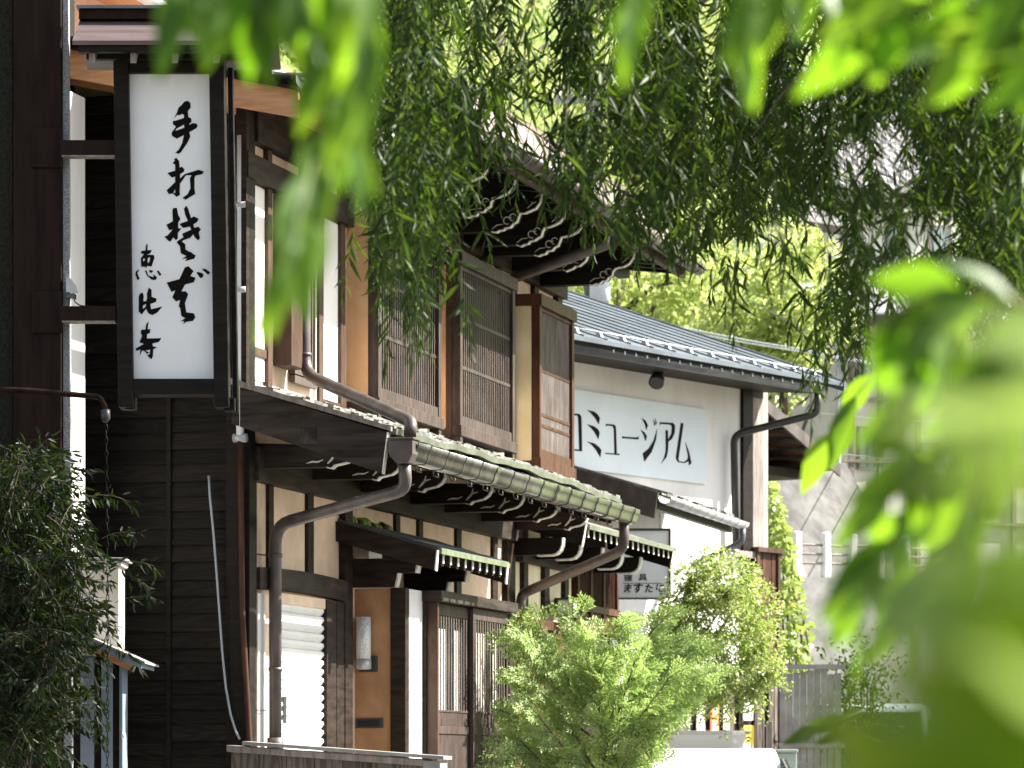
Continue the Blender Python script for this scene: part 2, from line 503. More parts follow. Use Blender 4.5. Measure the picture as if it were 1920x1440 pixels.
def quadmesh(name, V, F, m, parent=None, smooth=True):
    base = np.array(ROOT[parent]) if parent is not None else np.zeros(3)
    V = V - base
    me = bpy.data.meshes.new(name)
    me.vertices.add(len(V)); me.vertices.foreach_set('co', V.astype(np.float32).ravel())
    me.loops.add(F.size); me.loops.foreach_set('vertex_index', F.astype(np.int32).ravel())
    me.polygons.add(len(F))
    me.polygons.foreach_set('loop_start', np.arange(0, F.size, 4, dtype=np.int32))
    me.polygons.foreach_set('loop_total', np.full(len(F), 4, dtype=np.int32))
    me.polygons.foreach_set('use_smooth', np.full(len(F), smooth))
    me.materials.append(MATS[m])
    me.update(calc_edges=True); me.validate()
    o = bpy.data.objects.new(name, me); COL.objects.link(o)
    if parent is not None:
        o.parent = parent; ROOT[o] = ROOT[parent]
    return o


def rnd_dirs(n):
    d = NP.normal(size=(n, 3)); return d / np.linalg.norm(d, axis=1, keepdims=True)


def frame_O(fr, px, s):
    """how far out of the wall a point at s lies that is seen in column px"""
    k = (px - 960.0) / FPX
    q = fr.p0 + fr.u * s
    return (k * q.y - q.x) / (fr.n.x - k * fr.n.y)


Frame.O = frame_O


def ribbon(pts, ws):
    """2-D stroke of changing width -> outline polygon"""
    L = []; R = []
    for i, p in enumerate(pts):
        a = pts[max(i - 1, 0)]; b = pts[min(i + 1, len(pts) - 1)]
        dx, dy = b[0] - a[0], b[1] - a[1]; l = math.hypot(dx, dy) or 1
        nx, ny = -dy / l * ws[i] / 2, dx / l * ws[i] / 2
        L.append((p[0] + nx, p[1] + ny)); R.append((p[0] - nx, p[1] - ny))
    return L + R[::-1]


B = Frame((-0.25714, 30.0), (0.26, 1.0))      # the townhouse row
M = Frame((2.446, 40.0), (0.677, 1.0))        # the white museum wall turned towards us

# ------------------------------------------------------------------ the ground
def flat(name, x0, x1, y0, y1, z, m, kind='structure'):
    mb = MB(); mb.poly([(x0, y0, z), (x1, y0, z), (x1, y1, z), (x0, y1, z)])
    o = mb.build(name, m); tag(o, kind=kind); return o


flat('ground', -300, 300, -60, 700, GZ - 0.02, 'earth')
mb = MB()
mb.poly([B.P(-60, 1.9, GZ), B.P(-60, 8.5, GZ), B.P(60, 8.5, GZ), B.P(60, 1.9, GZ)])
tag(mb.build('road', 'asphalt'), kind='structure')
mb = MB()
B.box(mb, -60, 12, -1.2, 1.5, GZ - 0.1, GZ + 0.1)
tag(mb.build('pavement', 'concrete_pale'), kind='structure')
mb = MB()
B.box(mb, -60, 12, 1.502, 1.898, GZ - 0.1, GZ + 0.012)
tag(mb.build('drain_channel', 'concrete_pale'), kind='structure')
# wooded hillside behind the houses
mb = MB()
nx_, ny_ = 40, 26
hv = []
for j in range(ny_ + 1):
    for i in range(nx_ + 1):
        x = -60 + 140 * i / nx_; y = 66 + 130 * j / ny_
        z = GZ - 0.5 + 0.52 * (y - 66) * min(1.0, (y - 62) / 20) + 1.6 * math.sin(x * 0.17 + y * 0.05) + 1.1 * math.sin(x * 0.41 - y * 0.13)
        hv.append((x, y, z if y > 67 else GZ - 0.6))
hf = [(j * (nx_ + 1) + i, j * (nx_ + 1) + i + 1, (j + 1) * (nx_ + 1) + i + 1, (j + 1) * (nx_ + 1) + i) for j in range(ny_) for i in range(nx_)]
mb.mesh(hv, hf, True)
tag(mb.build('hillside', 'hill_green'), kind='structure')

# ------------------------------------------------------------------ townhouse
S0, S1 = -5.88, 2.69
house = thing('townhouse', B.P(-1.5, -3, GZ), 'long dark-timbered two-storey townhouse with lattice windows and clapboard end wall', 'house')


def pbox(mb, px0, px1, o0, o1, z0, z1):
    B.box(mb, B.S(px0, o1), B.S(px1, o1), o0, o1, z0, z1)


# walls
mb = MB()
B.box(mb, S0 + 0.02, S1, -0.14, 0.0, 3.2, 5.4)
B.box(mb, S0 + 0.02, 1.11, -0.14, 0.0, GZ, 3.2)
mb.build('plaster_wall', 'plaster_cream', house)
mb = MB()
B.box(mb, 1.11, 3.1, -0.14, 0.0, GZ, 3.2)
mb.build('plaster_wall', 'plaster_green', house)['label'] = 'greenish cream wall panels'
mb = MB()
B.box(mb, S0 + 0.15, S1 - 0.05, -8.0, -0.16, GZ, 5.35)
mb.build('rear_wall', 'wood_dark', house)

# clapboard gable end: every board a lapped piece of its own
mb = MB()
z = GZ; k = 0
o_b1 = B.O(320, S0); o_b2 = B.O(433, S0)
rr = random.Random(3)
while z < 5.3:
    h = 0.102 + rr.uniform(-0.014, 0.02)
    for oa, ob in ((-5.0, o_b1 - 1.05), (o_b1 - 1.05, o_b1), (o_b1, o_b2), (o_b2, -0.02)):
        th = rr.uniform(0, 0.004)
        p = lambda o, zz, d: B.P(S0 - d, o, zz)
        z1 = min(z + h, 5.4)
        mb.hexa([p(oa + .001, z, 0.028 + th), p(ob - .001, z, 0.028 + th), p(ob - .001, z, 0), p(oa + .001, z, 0),
                 p(oa + .001, z1, 0.012 + th), p(ob - .001, z1, 0.012 + th), p(ob - .001, z1, 0), p(oa + .001, z1, 0)])
    z += h
mb.build('clapboard', 'clapboard', house)
for px, w in ((B.O(320, S0), 0.03), (o_b2, 0.034), (o_b1 - 1.05, 0.03)):
    one(lambda m: B.box(m, S0 - 0.046, S0 - 0.024, px - w / 2, px + w / 2, GZ, 5.38), 'batten', 'wood_black', house)
one(lambda m: B.box(m, S0 - 0.06, S0 + 0.06, -0.09, 0.05, GZ, 5.2), 'corner_post', 'wood_black', house, 0.006)

# posts of the ground floor front
for p0, p1, o, z0, z1, m in ((468, 482, .04, GZ, 2.78, 'wood_dark'), (505, 514, .025, 2.2, 2.78, 'wood_dark'),
                             (578, 589, .025, 2.2, 2.78, 'wood_dark'), (648, 662, .05, GZ, 2.9, 'wood_dark'),
                             (743, 751, .025, 2.5, 2.9, 'wood_dark'), (786, 794, .025, 2.3, 2.9, 'wood_dark'),
                             (857, 866, .025, 2.1, 2.9, 'wood_dark'), (925, 934, .025, 2.1, 2.9, 'wood_dark'),
                             (952, 967, .05, GZ, 3.0, 'wood_dark'), (983, 991, .04, GZ, 3.0, 'wood_dark'),
                             (1022, 1031, .04, GZ, 3.0, 'wood_dark'), (1060, 1067, .04, GZ, 3.0, 'wood_dark')):
    one(lambda mb: pbox(mb, p0, p1, -0.02, o, z0, z1), 'post', m, house, 0.004)
# head beam under the lower eaves, lintel over the shutter
one(lambda mb: B.box(mb, S0 + 0.06, 1.12, -0.02, 0.075, 2.775, 3.0), 'head_beam', 'beam_dark', house, 0.006)
one(lambda mb: B.box(mb, 1.13, 3.1, -0.02, 0.07, 2.62, 2.8), 'head_beam', 'beam_dark', house, 0.006)
one(lambda mb: B.box(mb, 1.13, 2.98, -0.02, 0.06, 2.08, 2.16), 'sill_beam', 'wood_red', house, 0.004)
one(lambda mb: B.box(mb, 1.13, 2.98, -0.02, 0.03, GZ, 2.079), 'skirting_boards', 'wood_red', house, 0.004)


def lintel(mb):
    a, b = B.S(488, .06), B.S(652, .06)
    n = 14
    for i in range(n):
        s0, s1 = a + (b - a) * i / n, a + (b - a) * (i + 1) / n
        t0, t1 = i / n, (i + 1) / n
        f = lambda t: 0.018 * math.sin(3.1 * t)
        P = B.P
        mb.hexa([P(s0, -.02, 2.07 + f(t0)), P(s1, -.02, 2.07 + f(t1)), P(s1, .06, 2.07 + f(t1)), P(s0, .06, 2.07 + f(t0)),
                 P(s0, -.02, 2.215 + f(t0)), P(s1, -.02, 2.215 + f(t1)), P(s1, .06, 2.215 + f(t1)), P(s0, .06, 2.215 + f(t0))])


one(lintel, 'lintel', 'beam_dark', house)

# roller shutter
def slats(mb):
    a, b = B.S(517, .01), B.S(613, .01)
    z = 0.75
    while z < 2.0:
        B.along(mb, a, b, [(-0.03, z), (0.006, z), (0.012, z + .006), (0.03, z + .03), (0.026, z + .05), (0.004, z + .0595), (-0.03, z + .0595)])
        z += 0.06
sh = one(slats, 'roller_shutter', 'shutter_paint', house)
one(lambda mb: B.box(mb, B.S(517, .03), B.S(613, .03), 0.0, 0.04, 2.0, 2.07), 'shutter_box', 'plaster_cream', sh, 0.004)
one(lambda mb: B.box(mb, B.S(531, .03), B.S(536, .03), 0.022, 0.036, 1.2, 1.38), 'handle', 'metal_dark', sh)
for p0, p1, o in ((613, 631, .05), (632, 648, .042)):
    one(lambda mb: pbox(mb, p0, p1, -0.02, o, GZ, 2.068), 'jamb_board', 'wood_dark', house, 0.003)
one(lambda mb: pbox(mb, 484, 497, -.01, .02, GZ, 2.05), 'wall_strip', 'plaster_white', house)

# entrance block with the ochre side wall
SE = -3.44
one(lambda mb: B.box(mb, SE + 0.03, -2.96, 0.0, 0.372, GZ, 2.18), 'porch_wall', 'plaster_white', house)
one(lambda mb: B.box(mb, SE, SE + 0.028, 0.0, 0.27, GZ, 2.18), 'porch_side_wall', 'plaster_orange', house)
one(lambda mb: B.box(mb, SE - 0.03, SE + 0.07, 0.272, 0.385, GZ, 2.183), 'porch_post', 'wood_dark', house, 0.004)
one(lambda mb: B.box(mb, -2.985, -2.93, 0.0, 0.40, GZ, 2.104), 'porch_post', 'wood_dark', house, 0.004)
sl = one(lambda mb: B.box(mb, SE - 0.012, SE - 0.001, B.O(668, SE), B.O(719, SE), 1.185, 1.255), 'mail_slot', 'metal_dark', house, 0.003)
one(lambda mb: B.box(mb, SE - 0.016, SE - 0.0125, B.O(672, SE), B.O(712, SE), 1.2, 1.24), 'flap', 'rubber', sl)

# sliding lattice doors
DO = 0.47
one(lambda mb: B.box(mb, -2.96, -2.925, 0.0, DO + .01, GZ, 2.1), 'door_jamb', 'wood_brown', house, 0.003)
one(lambda mb: B.box(mb, -0.9, -0.84, 0.0, DO + .01, GZ, 2.1), 'door_jamb', 'wood_dark', house, 0.003)
one(lambda mb: B.box(mb, -3.0, -0.78, 0.0, DO + .05, 2.105, 2.185), 'door_head', 'beam_dark', house, 0.005)


def door(s0, s1, o):
    def fr(mb):
        B.box(mb, s0, s0 + .05, o - .03, o, GZ + .12, 2.1)
        B.box(mb, s1 - .05, s1, o - .03, o, GZ + .12, 2.1)
        B.box(mb, s0 + .051, s1 - .051, o - .03, o - .002, 2.015, 2.1)
        B.box(mb, s0 + .051, s1 - .051, o - .03, o - .002, GZ + .12, GZ + .25)
        B.box(mb, s0 + .051, s1 - .051, o - .03, o + .001, 1.15, 1.205)
        B.box(mb, s0 + .051, s1 - .051, o - .03, o - .002, 1.31, 1.326)
    d = one(fr, 'sliding_door', 'wood_frame', house, 0.002)

    def bars(mb):
        n = 13
        for i in range(n):
            s = s0 + .05 + (s1 - s0 - .1) * (i + .7) / (n + .4)
            B.box(mb, s - .011, s + .011, o - .014, o - .007, 1.326, 2.015)
        n = 30
        for i in range(n):
            s = s0 + .05 + (s1 - s0 - .1) * (i + .5) / n
            B.box(mb, s - .0085, s + .0085, o - .014, o - .008, GZ + .25, 1.31)
    one(bars, 'lattice', 'wood_lattice', d)
    one(lambda mb: B.box(mb, s0 + .05, s1 - .05, o - .05, o - .032, 1.3, 2.03), 'pane', 'glass_dark', d)
    one(lambda mb: B.box(mb, s0 + .05, s1 - .05, o - .05, o - .031, GZ + .2, 1.3), 'panel', 'wood_dark', d)

    def curt(mb):
        for a, b in ((.2, .42), (.62, .8)):
            n = 10
            for i in range(n):
                u0, u1 = a + (b - a) * i / n, a + (b - a) * (i + 1) / n
                d0, d1 = 0.012 * (i % 2), 0.012 * ((i + 1) % 2)
                q = [(s0 + (s1 - s0) * u0, o - .0315 + d0 * .15), (s0 + (s1 - s0) * u1, o - .0315 + d1 * .15)]
                mb.poly([B.P(q[0][0], q[0][1], 1.32), B.P(q[1][0], q[1][1], 1.32), B.P(q[1][0], q[1][1], 1.92), B.P(q[0][0], q[0][1], 1.92)])
    one(curt, 'curtain', 'plaster_ivory', d)


door(-2.92, -1.88, DO - .035)
door(-1.94, -0.9, DO)
one(lambda mb: B.box(mb, -2.93, -0.85, -.1, DO, GZ, GZ + .119), 'door_sill', 'concrete_pale', house)

# ---- little canopy over the entrance
cs0, cs1 = -3.86, -1.98
can = one(lambda mb: B.along(mb, cs0, cs1, [(0.0, 2.655), (0.74, 2.435), (0.74, 2.41), (0.0, 2.63)]), 'canopy', 'roof_slate', house)
def seams(mb):
    for k in range(3):
        o0 = 0.16 + 0.2 * k
        zt = 2.655 - 0.22 / .74 * o0
        B.along(mb, cs0 + .01, cs1 - .01, [(o0, zt), (o0 + .02, zt + .012 - .006), (o0 + .2, zt - .2 * .297 + .008), (o0 + .2, zt - .2 * .297 + .001)])
one(seams, 'roof_sheets', 'roof_slate', can)
one(lambda mb: B.along(mb, cs0 - .004, cs1 + .004, [(0.735, 2.44), (0.765, 2.428), (0.765, 2.395), (0.735, 2.4)]), 'eave_edge', 'edge_pale', can)
one(lambda mb: B.along(mb, cs0 - .045, cs0 - .005, [(-.02, 2.64), (0.735, 2.42), (0.72, 2.28), (-.02, 2.5)]), 'barge_board', 'wood_dark', can, 0.003)
one(lambda mb: B.along(mb, cs1 + .005, cs1 + .045, [(-.02, 2.64), (0.735, 2.42), (0.72, 2.28), (-.02, 2.5)]), 'barge_board', 'wood_dark', can, 0.003)
for s in (cs0 - .047, cs1 + .003):
    one(lambda mb: B.along(mb, s, s + .044, [(0.7365, 2.42), (0.745, 2.418), (0.732, 2.275), (0.7215, 2.28)]), 'white_end', 'white_paint', can)
for k in range(9):
    s = cs0 + .16 + k * (cs1 - cs0 - .3) / 8
    r = one(lambda mb: B.along(mb, s, s + .045, [(0.0, 2.625), (0.72, 2.41), (0.717, 2.32), (0.0, 2.535)]), 'rafter', 'wood_dark', can)
    one(lambda mb: B.along(mb, s + .006, s + .038, [(0.721, 2.404), (0.728, 2.402), (0.725, 2.338), (0.7185, 2.34)]), 'white_end', 'white_paint', r)
for k in range(11):
    s = cs0 + .06 + k * .105 + RNG.uniform(0, .03)
    wd, hh = RNG.uniform(.05, .09), RNG.uniform(.025, .05)
    one(lambda mb: B.along(mb, s, s + wd, [(.006, 2.65), (.05, 2.638), (.045, 2.64 + hh * .8), (.012, 2.655 + hh)]), 'moss_clump', 'moss' if k % 3 else 'wood_dark', can, .006)
for s in (-3.52, -2.2):
    b1 = one(lambda mb: B.along(mb, s, s + .09, [(0.0, 2.39), (0.485, 2.39), (0.47, 2.287), (0.0, 2.287)]), 'canopy_bracket', 'wood_dark', house, 0.003)
    one(lambda mb: B.along(mb, s + .01, s + .08, [(0.0, 2.286), (0.335, 2.286), (0.315, 2.187), (0.0, 2.187)]), 'lower_arm', 'wood_dark', b1, 0.003)
    one(lambda mb: B.along(mb, s - .003, s + .093, [(0.4865, 2.391), (0.5, 2.391), (0.482, 2.285), (0.471, 2.285)]), 'white_end', 'white_paint', b1)
    one(lambda mb: B.along(mb, s + .007, s + .083, [(0.3365, 2.284), (0.35, 2.284), (0.328, 2.185), (0.3165, 2.185)]), 'white_end', 'white_paint', b1)
pu = one(lambda mb: B.box(mb, cs0 + .02, cs1 - .02, .23, .32, 2.375, 2.46), 'purlin', 'wood_dark', house, 0.003)
one(lambda mb: B.box(mb, cs0 + .01, cs0 + .0185, .228, .322, 2.372, 2.462), 'white_end', 'white_paint', pu)

# ---- lower eaves
e0, e1 = -5.98, 0.5
ZE = 3.085
def lowroof(mb):
    n = 46
    for i in range(n):                      # sheets of shingle with a slightly wavy edge
        s0 = e0 + (e1 - e0) * i / n; s1 = e0 + (e1 - e0) * (i + 1) / n - .002
        d = 0.006 * math.sin(i * 1.7) + 0.004 * math.sin(i * .6) + .034 * math.sin(math.pi * i / n) + .012
        for k in range(5):
            a, b = 1.02 * k / 5, 1.02 * (k + 1) / 5
            za, zb = 3.395 - .325 * a, 3.395 - .325 * b
            j = RNG.uniform(-.004, .006)
            P = B.P
            mb.hexa([P(s0, a, za - .012), P(s1, a, za - .012), P(s1, b + .02, zb - .012 + d), P(s0, b + .02, zb - .012 + d),
                     P(s0, a, za + .001 + j), P(s1, a, za + .001 + j), P(s1, b + .02, zb + .014 + d + j), P(s0, b + .02, zb + .014 + d + j)])
lr = one(lowroof, 'lower_roof', 'roof_lichen', house)
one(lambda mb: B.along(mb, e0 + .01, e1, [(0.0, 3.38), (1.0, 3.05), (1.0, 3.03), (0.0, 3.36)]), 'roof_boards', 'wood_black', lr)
def copperedge(mb):
    n = 60
    for i in range(n):
        s0 = e0 + (e1 - e0) * i / n; s1 = e0 + (e1 - e0) * (i + 1) / n
        f = lambda q: 0.007 * math.sin(q * 4.1) + .005 * math.sin(q * 9.3) + .034 * math.sin(math.pi * (q - e0) / (e1 - e0)) + .014
        P = B.P
        mb.hexa([P(s0, 1.0, 3.022 + f(s0)), P(s1, 1.0, 3.022 + f(s1)), P(s1, 1.052, 3.018 + f(s1)), P(s0, 1.052, 3.018 + f(s0)),
                 P(s0, 1.0, 3.06 + f(s0)), P(s1, 1.0, 3.06 + f(s1)), P(s1, 1.055, 3.056 + f(s1)), P(s0, 1.055, 3.056 + f(s0))])
mat('edge_green', (0.09, 0.1, 0.075), 0.45, (0.17, 0.18, 0.145), (7, 7, 7), metal=0.4)
one(copperedge, 'eave_edge', 'edge_green', lr)
one(lambda mb: B.box(mb, e0 + .05, e1 - .05, .95, .995, 2.95, 3.045), 'fascia', 'wood_black', lr)
def teeth(mb):
    B.box(mb, e0 + .06, e1 - .06, .9955, .9985, 3.0, 3.04)
    s = e0 + .15
    while s < e1 - .1:
        B.box(mb, s, s + .045, .996, 1.012, 3.0, 3.045); s += .1
one(teeth, 'sheathing_ends', 'wood_weathered', lr)
# verge board at the near end
vb = one(lambda mb: B.along(mb, e0 - .03, e0 + .015, [(-.05, 3.385), (1.0, 3.055), (.965, 2.79), (-.05, 3.13)]), 'barge_board', 'beam_dark', house, 0.004)
one(lambda mb: B.along(mb, e0 - .045, e0 + .02, [(-.08, 3.435), (1.03, 3.088), (1.03, 3.058), (-.08, 3.395)]), 'cap', 'wood_weathered', vb)
one(lambda mb: B.along(mb, e0 - .034, e0 + .019, [(1.001, 3.055), (1.008, 3.05), (.972, 2.785), (.966, 2.79)]), 'white_end', 'white_paint', vb)
one(lambda mb: B.along(mb, e1 - .02, e1 + .025, [(-.05, 3.385), (1.0, 3.055), (.965, 2.88), (-.05, 3.13)]), 'barge_board', 'wood_dark', house, 0.004)
for k in range(20):
    s = e0 + .18 + k * .33
    if s < e1 - .05:
        one(lambda mb: B.along(mb, s, s + .05, [(0.0, 3.37), (.95, 3.065), (.95, 2.99), (0.0, 3.3)]), 'rafter', 'wood_black', house)
# carrying brackets with white painted scroll ends
tip = [(0.50, 2.865), (0.53, 2.858), (0.55, 2.878), (0.59, 2.886), (0.635, 2.896), (0.67, 2.92), (0.69, 2.955), (0.695, 3.0)]
def strip(mb, s0, s1, line, t, fr=None):
    off = []
    for i, p in enumerate(line):
        a = line[max(i - 1, 0)]; b = line[min(i + 1, len(line) - 1)]
        dx, dz = b[0] - a[0], b[1] - a[1]; l = math.hypot(dx, dz)
        off.append((p[0] + dz / l * t, p[1] - dx / l * t))
    (fr or B).along(mb, s0, s1, list(line) + off[::-1])
for px in (613, 698, 784, 873, 934, 999, 1058):
    s = B.S(px, .5)
    br = one(lambda mb: B.along(mb, s, s + .1, [(0.0, 2.865)] + tip + [(0.0, 3.03)]), 'eave_bracket', 'wood_dark' if px > 640 else 'beam_dark', house)
    def wh(mb):
        strip(mb, s - .004, s + .06, tip, 0.008)
        for pl, w in (([(.36, 2.89), (.4, 2.9), (.44, 2.898), (.475, 2.912)], [.003, .012, .01, .004]),
                      ([(.505, 2.885), (.53, 2.91), (.55, 2.935), (.558, 2.97)], [.006, .014, .014, .006]),
                      ([(.535, 2.925), (.57, 2.938), (.595, 2.945)], [.004, .01, .004])):
            rb = ribbon(pl, w)
            mb.prism([B.P(s - .004, o, z) for o, z in rb], [B.P(s + .001, o, z) for o, z in rb])
    one(wh, 'white_scroll', 'white_paint', br)
one(lambda mb: B.box(mb, e0 + .02, e1, .5, .6, 3.03, 3.12), 'eave_purlin', 'wood_dark', house)
ep = one(lambda mb: B.box(mb, e0 - .02, e0 + .018, .42, .53, 3.0, 3.1), 'purlin_end', 'wood_dark', house)
one(lambda mb: B.box(mb, e0 - .03, e0 - .021, .418, .532, 2.99, 3.1), 'white_end', 'white_paint', ep)

# lower gutter, hooks and joints
GO, GZ2, GR = 1.115, 2.955, 0.07
g = MB()
ogee = [(-.075, .02), (-.07, -.05), (-.062, -.072), (-.045, -.083), (-.01, -.086), (.025, -.085), (.042, -.08), (.054, -.068), (.06, -.05), (.064, -.03), (.07, -.014), (.078, -.004), (.083, .008), (.085, .03)]
inn = [(a * .93, b + .006) for a, b in ogee]
B.along(g, e0 + .02, e1 + .03, [(GO + a, GZ2 + b) for a, b in ogee] + [(GO + a, GZ2 + b) for a, b in inn[::-1]], True)
gut = g.build('lower_gutter', 'gutter_metal', house)
s = e0 + .3
while s < e1:
    def hook(mb):
        strip(mb, s, s + .022, [(GO + a, GZ2 + b) for a, b in ogee], 0.005)
        mb.tube([B.P(s + .01, GO + .085, GZ2 + .03), B.P(s + .01, GO + .03, GZ2 + .055), B.P(s + .01, .99, 3.03)], .005, 5)
    one(hook, 'hook', 'metal_dark', gut)
    one(lambda mb: mb.tube([B.P(s + .1, .93, 2.95), B.P(s + .1, .95, 2.87), B.P(s + .21, .95, 2.87), B.P(s + .21, .93, 2.95)], .006, 5), 'staple', 'metal_dark', gut)
    s += .43
for s in (-4.0, -2.2, -.5):
    one(lambda mb: strip(mb, s, s + .09, [(GO + a * 1.05, GZ2 + b - .003) for a, b in ogee], 0.003), 'joint', 'gutter_metal', gut)
# rain hopper and pipes at the near corner
hop = MB()
hs = e0 - .0
B.along(hop, hs - .06, hs + .07, [(1.02, 3.0), (1.18, 3.0), (1.18, 2.91), (1.15, 2.85), (1.07, 2.85), (1.02, 2.91)])
B.box(hop, hs - .07, hs + .08, 1.01, 1.19, 3.0, 3.015)
hp = hop.build('rain_hopper', 'gutter_brown', house, 0.006)
def pipe_up(mb):
    p = [B.P(-5.02, .13, 5.12), B.P(-5.02, .13, 3.55), B.P(-5.86, 1.12, 3.13), B.P(-5.9, 1.12, 3.04)]
    mb.tube(bend(p, .14), .042, 14)
    for zz in (4.75, 3.68):
        mb.tube([B.P(-5.02, .13, zz - .012), B.P(-5.02, .13, zz + .012)], .048, 12)
dp = one(pipe_up, 'downpipe', 'gutter_brown', house)
one(lambda mb: mb.tube([B.P(-5.2, .0, 3.78), B.P(-5.02, .1, 3.78), B.P(-4.85, .0, 3.78)], .006, 5), 'clip', 'metal_dark', dp)
def pipe_low(mb):
    p = [B.P(-5.95, 1.1, 2.85), B.P(-5.92, 1.1, 2.69), B.P(-5.56, .1, 2.5), B.P(-5.56, .1, 1.06)]
    mb.tube(bend(p, .13), .042, 14)
    for zz in (2.3, 1.55):
        mb.tube([B.P(-5.56, .1, zz - .012), B.P(-5.56, .1, zz + .012)], .0475, 12)
    mb.tube([B.P(-5.56, .1, 1.0), B.P(-5.56, .1, 1.1)], .055, 12)
dp = one(pipe_low, 'downpipe', 'gutter_brown', house)
def clips(mb):
    for zz in (2.3, 1.28):
        mb.tube([B.P(-5.8, .02, zz), B.P(-5.6, .05, zz)], .005, 5)
one(clips, 'clip', 'metal_dark', dp)
def pipe_far(mb):
    p = [B.P(.38, 1.1, 2.93), B.P(.38, 1.1, 2.66), B.P(.95, .1, 2.34), B.P(.95, .09, 2.2)]
    mb.tube(bend(p, .1), .042, 12)
one(pipe_far, 'downpipe', 'gutter_brown', house)

# ---- upper storey: left bay
for p0, p1, o, z0, z1, m in ((462, 468, .05, 3.3, 5.2, 'wood_dark'), (468, 475, .03, 3.3, 5.2, 'wood_brown'), (503, 511, .035, 3.3, 5.2, 'wood_brown'),
                             (592, 597, .02, 3.3, 5.2, 'plaster_white'), (599, 607, .04, 3.3, 5.2, 'wood_brown'), (640, 648, .035, 3.3, 5.2, 'wood_brown')):
    one(lambda mb: pbox(mb, p0, p1, -.02, o, z0, z1), 'post', m, house, 0.003)
one(lambda mb: pbox(mb, 468, 650, -.01, .02, 3.3, 3.42), 'base_board', 'plaster_ivory', house)
one(lambda mb: pbox(mb, 475, 503, -.02, .01, 3.45, 4.72), 'infill_panel', 'shoji_white', house)
one(lambda mb: pbox(mb, 607, 640, -.02, .01, 3.45, 4.72), 'infill_panel', 'shoji_white', house)
one(lambda mb: pbox(mb, 475, 503, -.01, .025, 3.6, 3.66), 'rail', 'wood_brown', house, .003)
one(lambda mb: pbox(mb, 604, 643, -.01, .03, 3.4, 3.46), 'rail', 'wood_brown', house, .003)
one(lambda mb: pbox(mb, 466, 690, -.01, .06, 4.73, 4.9), 'beam', 'beam_dark', house, .004)
s_a = B.S(512, .0)
one(lambda mb: B.box(mb, s_a, s_a + .3, 0.0, .13, 3.58, 4.72), 'shutter_case', 'wood_brown', house, .004)
def smallbars(mb):
    a, b = B.S(548, .03), B.S(590, .03)
    for i in range(8):
        s = a + (b - a) * (i + .5) / 8
        B.box(mb, s - .012, s + .012, .02, .045, 3.6, 4.7)
    for zz in (3.5, 3.56, 4.28, 4.68):
        B.box(mb, a, b, .015, .05, zz, zz + .05)
lw = one(smallbars, 'lattice_window', 'wood_lattice', house)
one(lambda mb: B.box(mb, B.S(546, .01), B.S(592, .01), 0.001, .008, 3.55, 4.72), 'pane', 'glass_dark', lw)


# ---- upper storey: projecting lattice boxes
def lattice_box(s0, s1, o1, side, frame_m, bar_m, nbar, zt=4.85, z_top_l=4.72, rails=(4.34, 3.965), zb=3.6, zbb=3.44, feet=3.32, split=.16):
    def fr(mb):
        B.box(mb, s0, s0 + .075, o1 - .075, o1, feet, zt - .1)
        B.box(mb, s1 - .075, s1, o1 - .075, o1, feet, zt - .1)
        B.box(mb, s0 - .02, s1 + .02, 0.0, o1 + .02, zt - .099, zt)
        B.box(mb, s0 + .076, s1 - .076, o1 - .06, o1 - .012, z_top_l, zt - .1)
        B.box(mb, s0 + .076, s1 - .076, o1 - .06, o1 - .008, zb - .075, zb)
        B.box(mb, s0 - .015, s1 + .03, o1 - .065, o1 + .012, zbb, zb - .076)
        B.box(mb, s0 + .076, s1 - .076, 0.0, o1 - .07, zbb, zbb + .05)
    w = one(fr, 'lattice_window', frame_m, house, .003)

    def bars(mb):
        a, b = s0 + .075, s1 - .075
        for i in range(nbar):
            s = a + (b - a) * (i + .5) / nbar
            B.box(mb, s - .008, s + .008, o1 - .031, o1 - .0265, zb, z_top_l)
    one(bars, 'lattice', bar_m, w)
    for zz in rails:
        one(lambda mb: B.box(mb, s0 + .075, s1 - .075, o1 - .0255, o1 - .021, zz, zz + .026), 'rail', frame_m, w)
    one(lambda mb: B.box(mb, s0 + .07, s1 - .07, .02, o1 - .1, zb, z_top_l), 'pane', 'wood_black', w)
    one(lambda mb: B.box(mb, s1 - .035, s1 - .004, 0.0, o1 - .076, zbb + .06, zt - .1), 'far_side_panel', 'wood_dark', w)
    one(lambda mb: B.box(mb, s0 - .004, s0 + .03, 0.0, split, zb - .1, zt - .1), 'side_panel', side, w)
    one(lambda mb: B.box(mb, s0 - .002, s0 + .028, 0.0, o1 - .076, zbb - .02, zb - .101), 'side_board', 'wood_brown' if side != 'plaster_green' else 'wood_red', w)
    one(lambda mb: B.box(mb, s0 - .006, s0 + .03, split + .002, o1 - .07, zbb, zt - .1), 'corner_board', frame_m if side == 'plaster_green' else 'wood_brown', w)
    return w


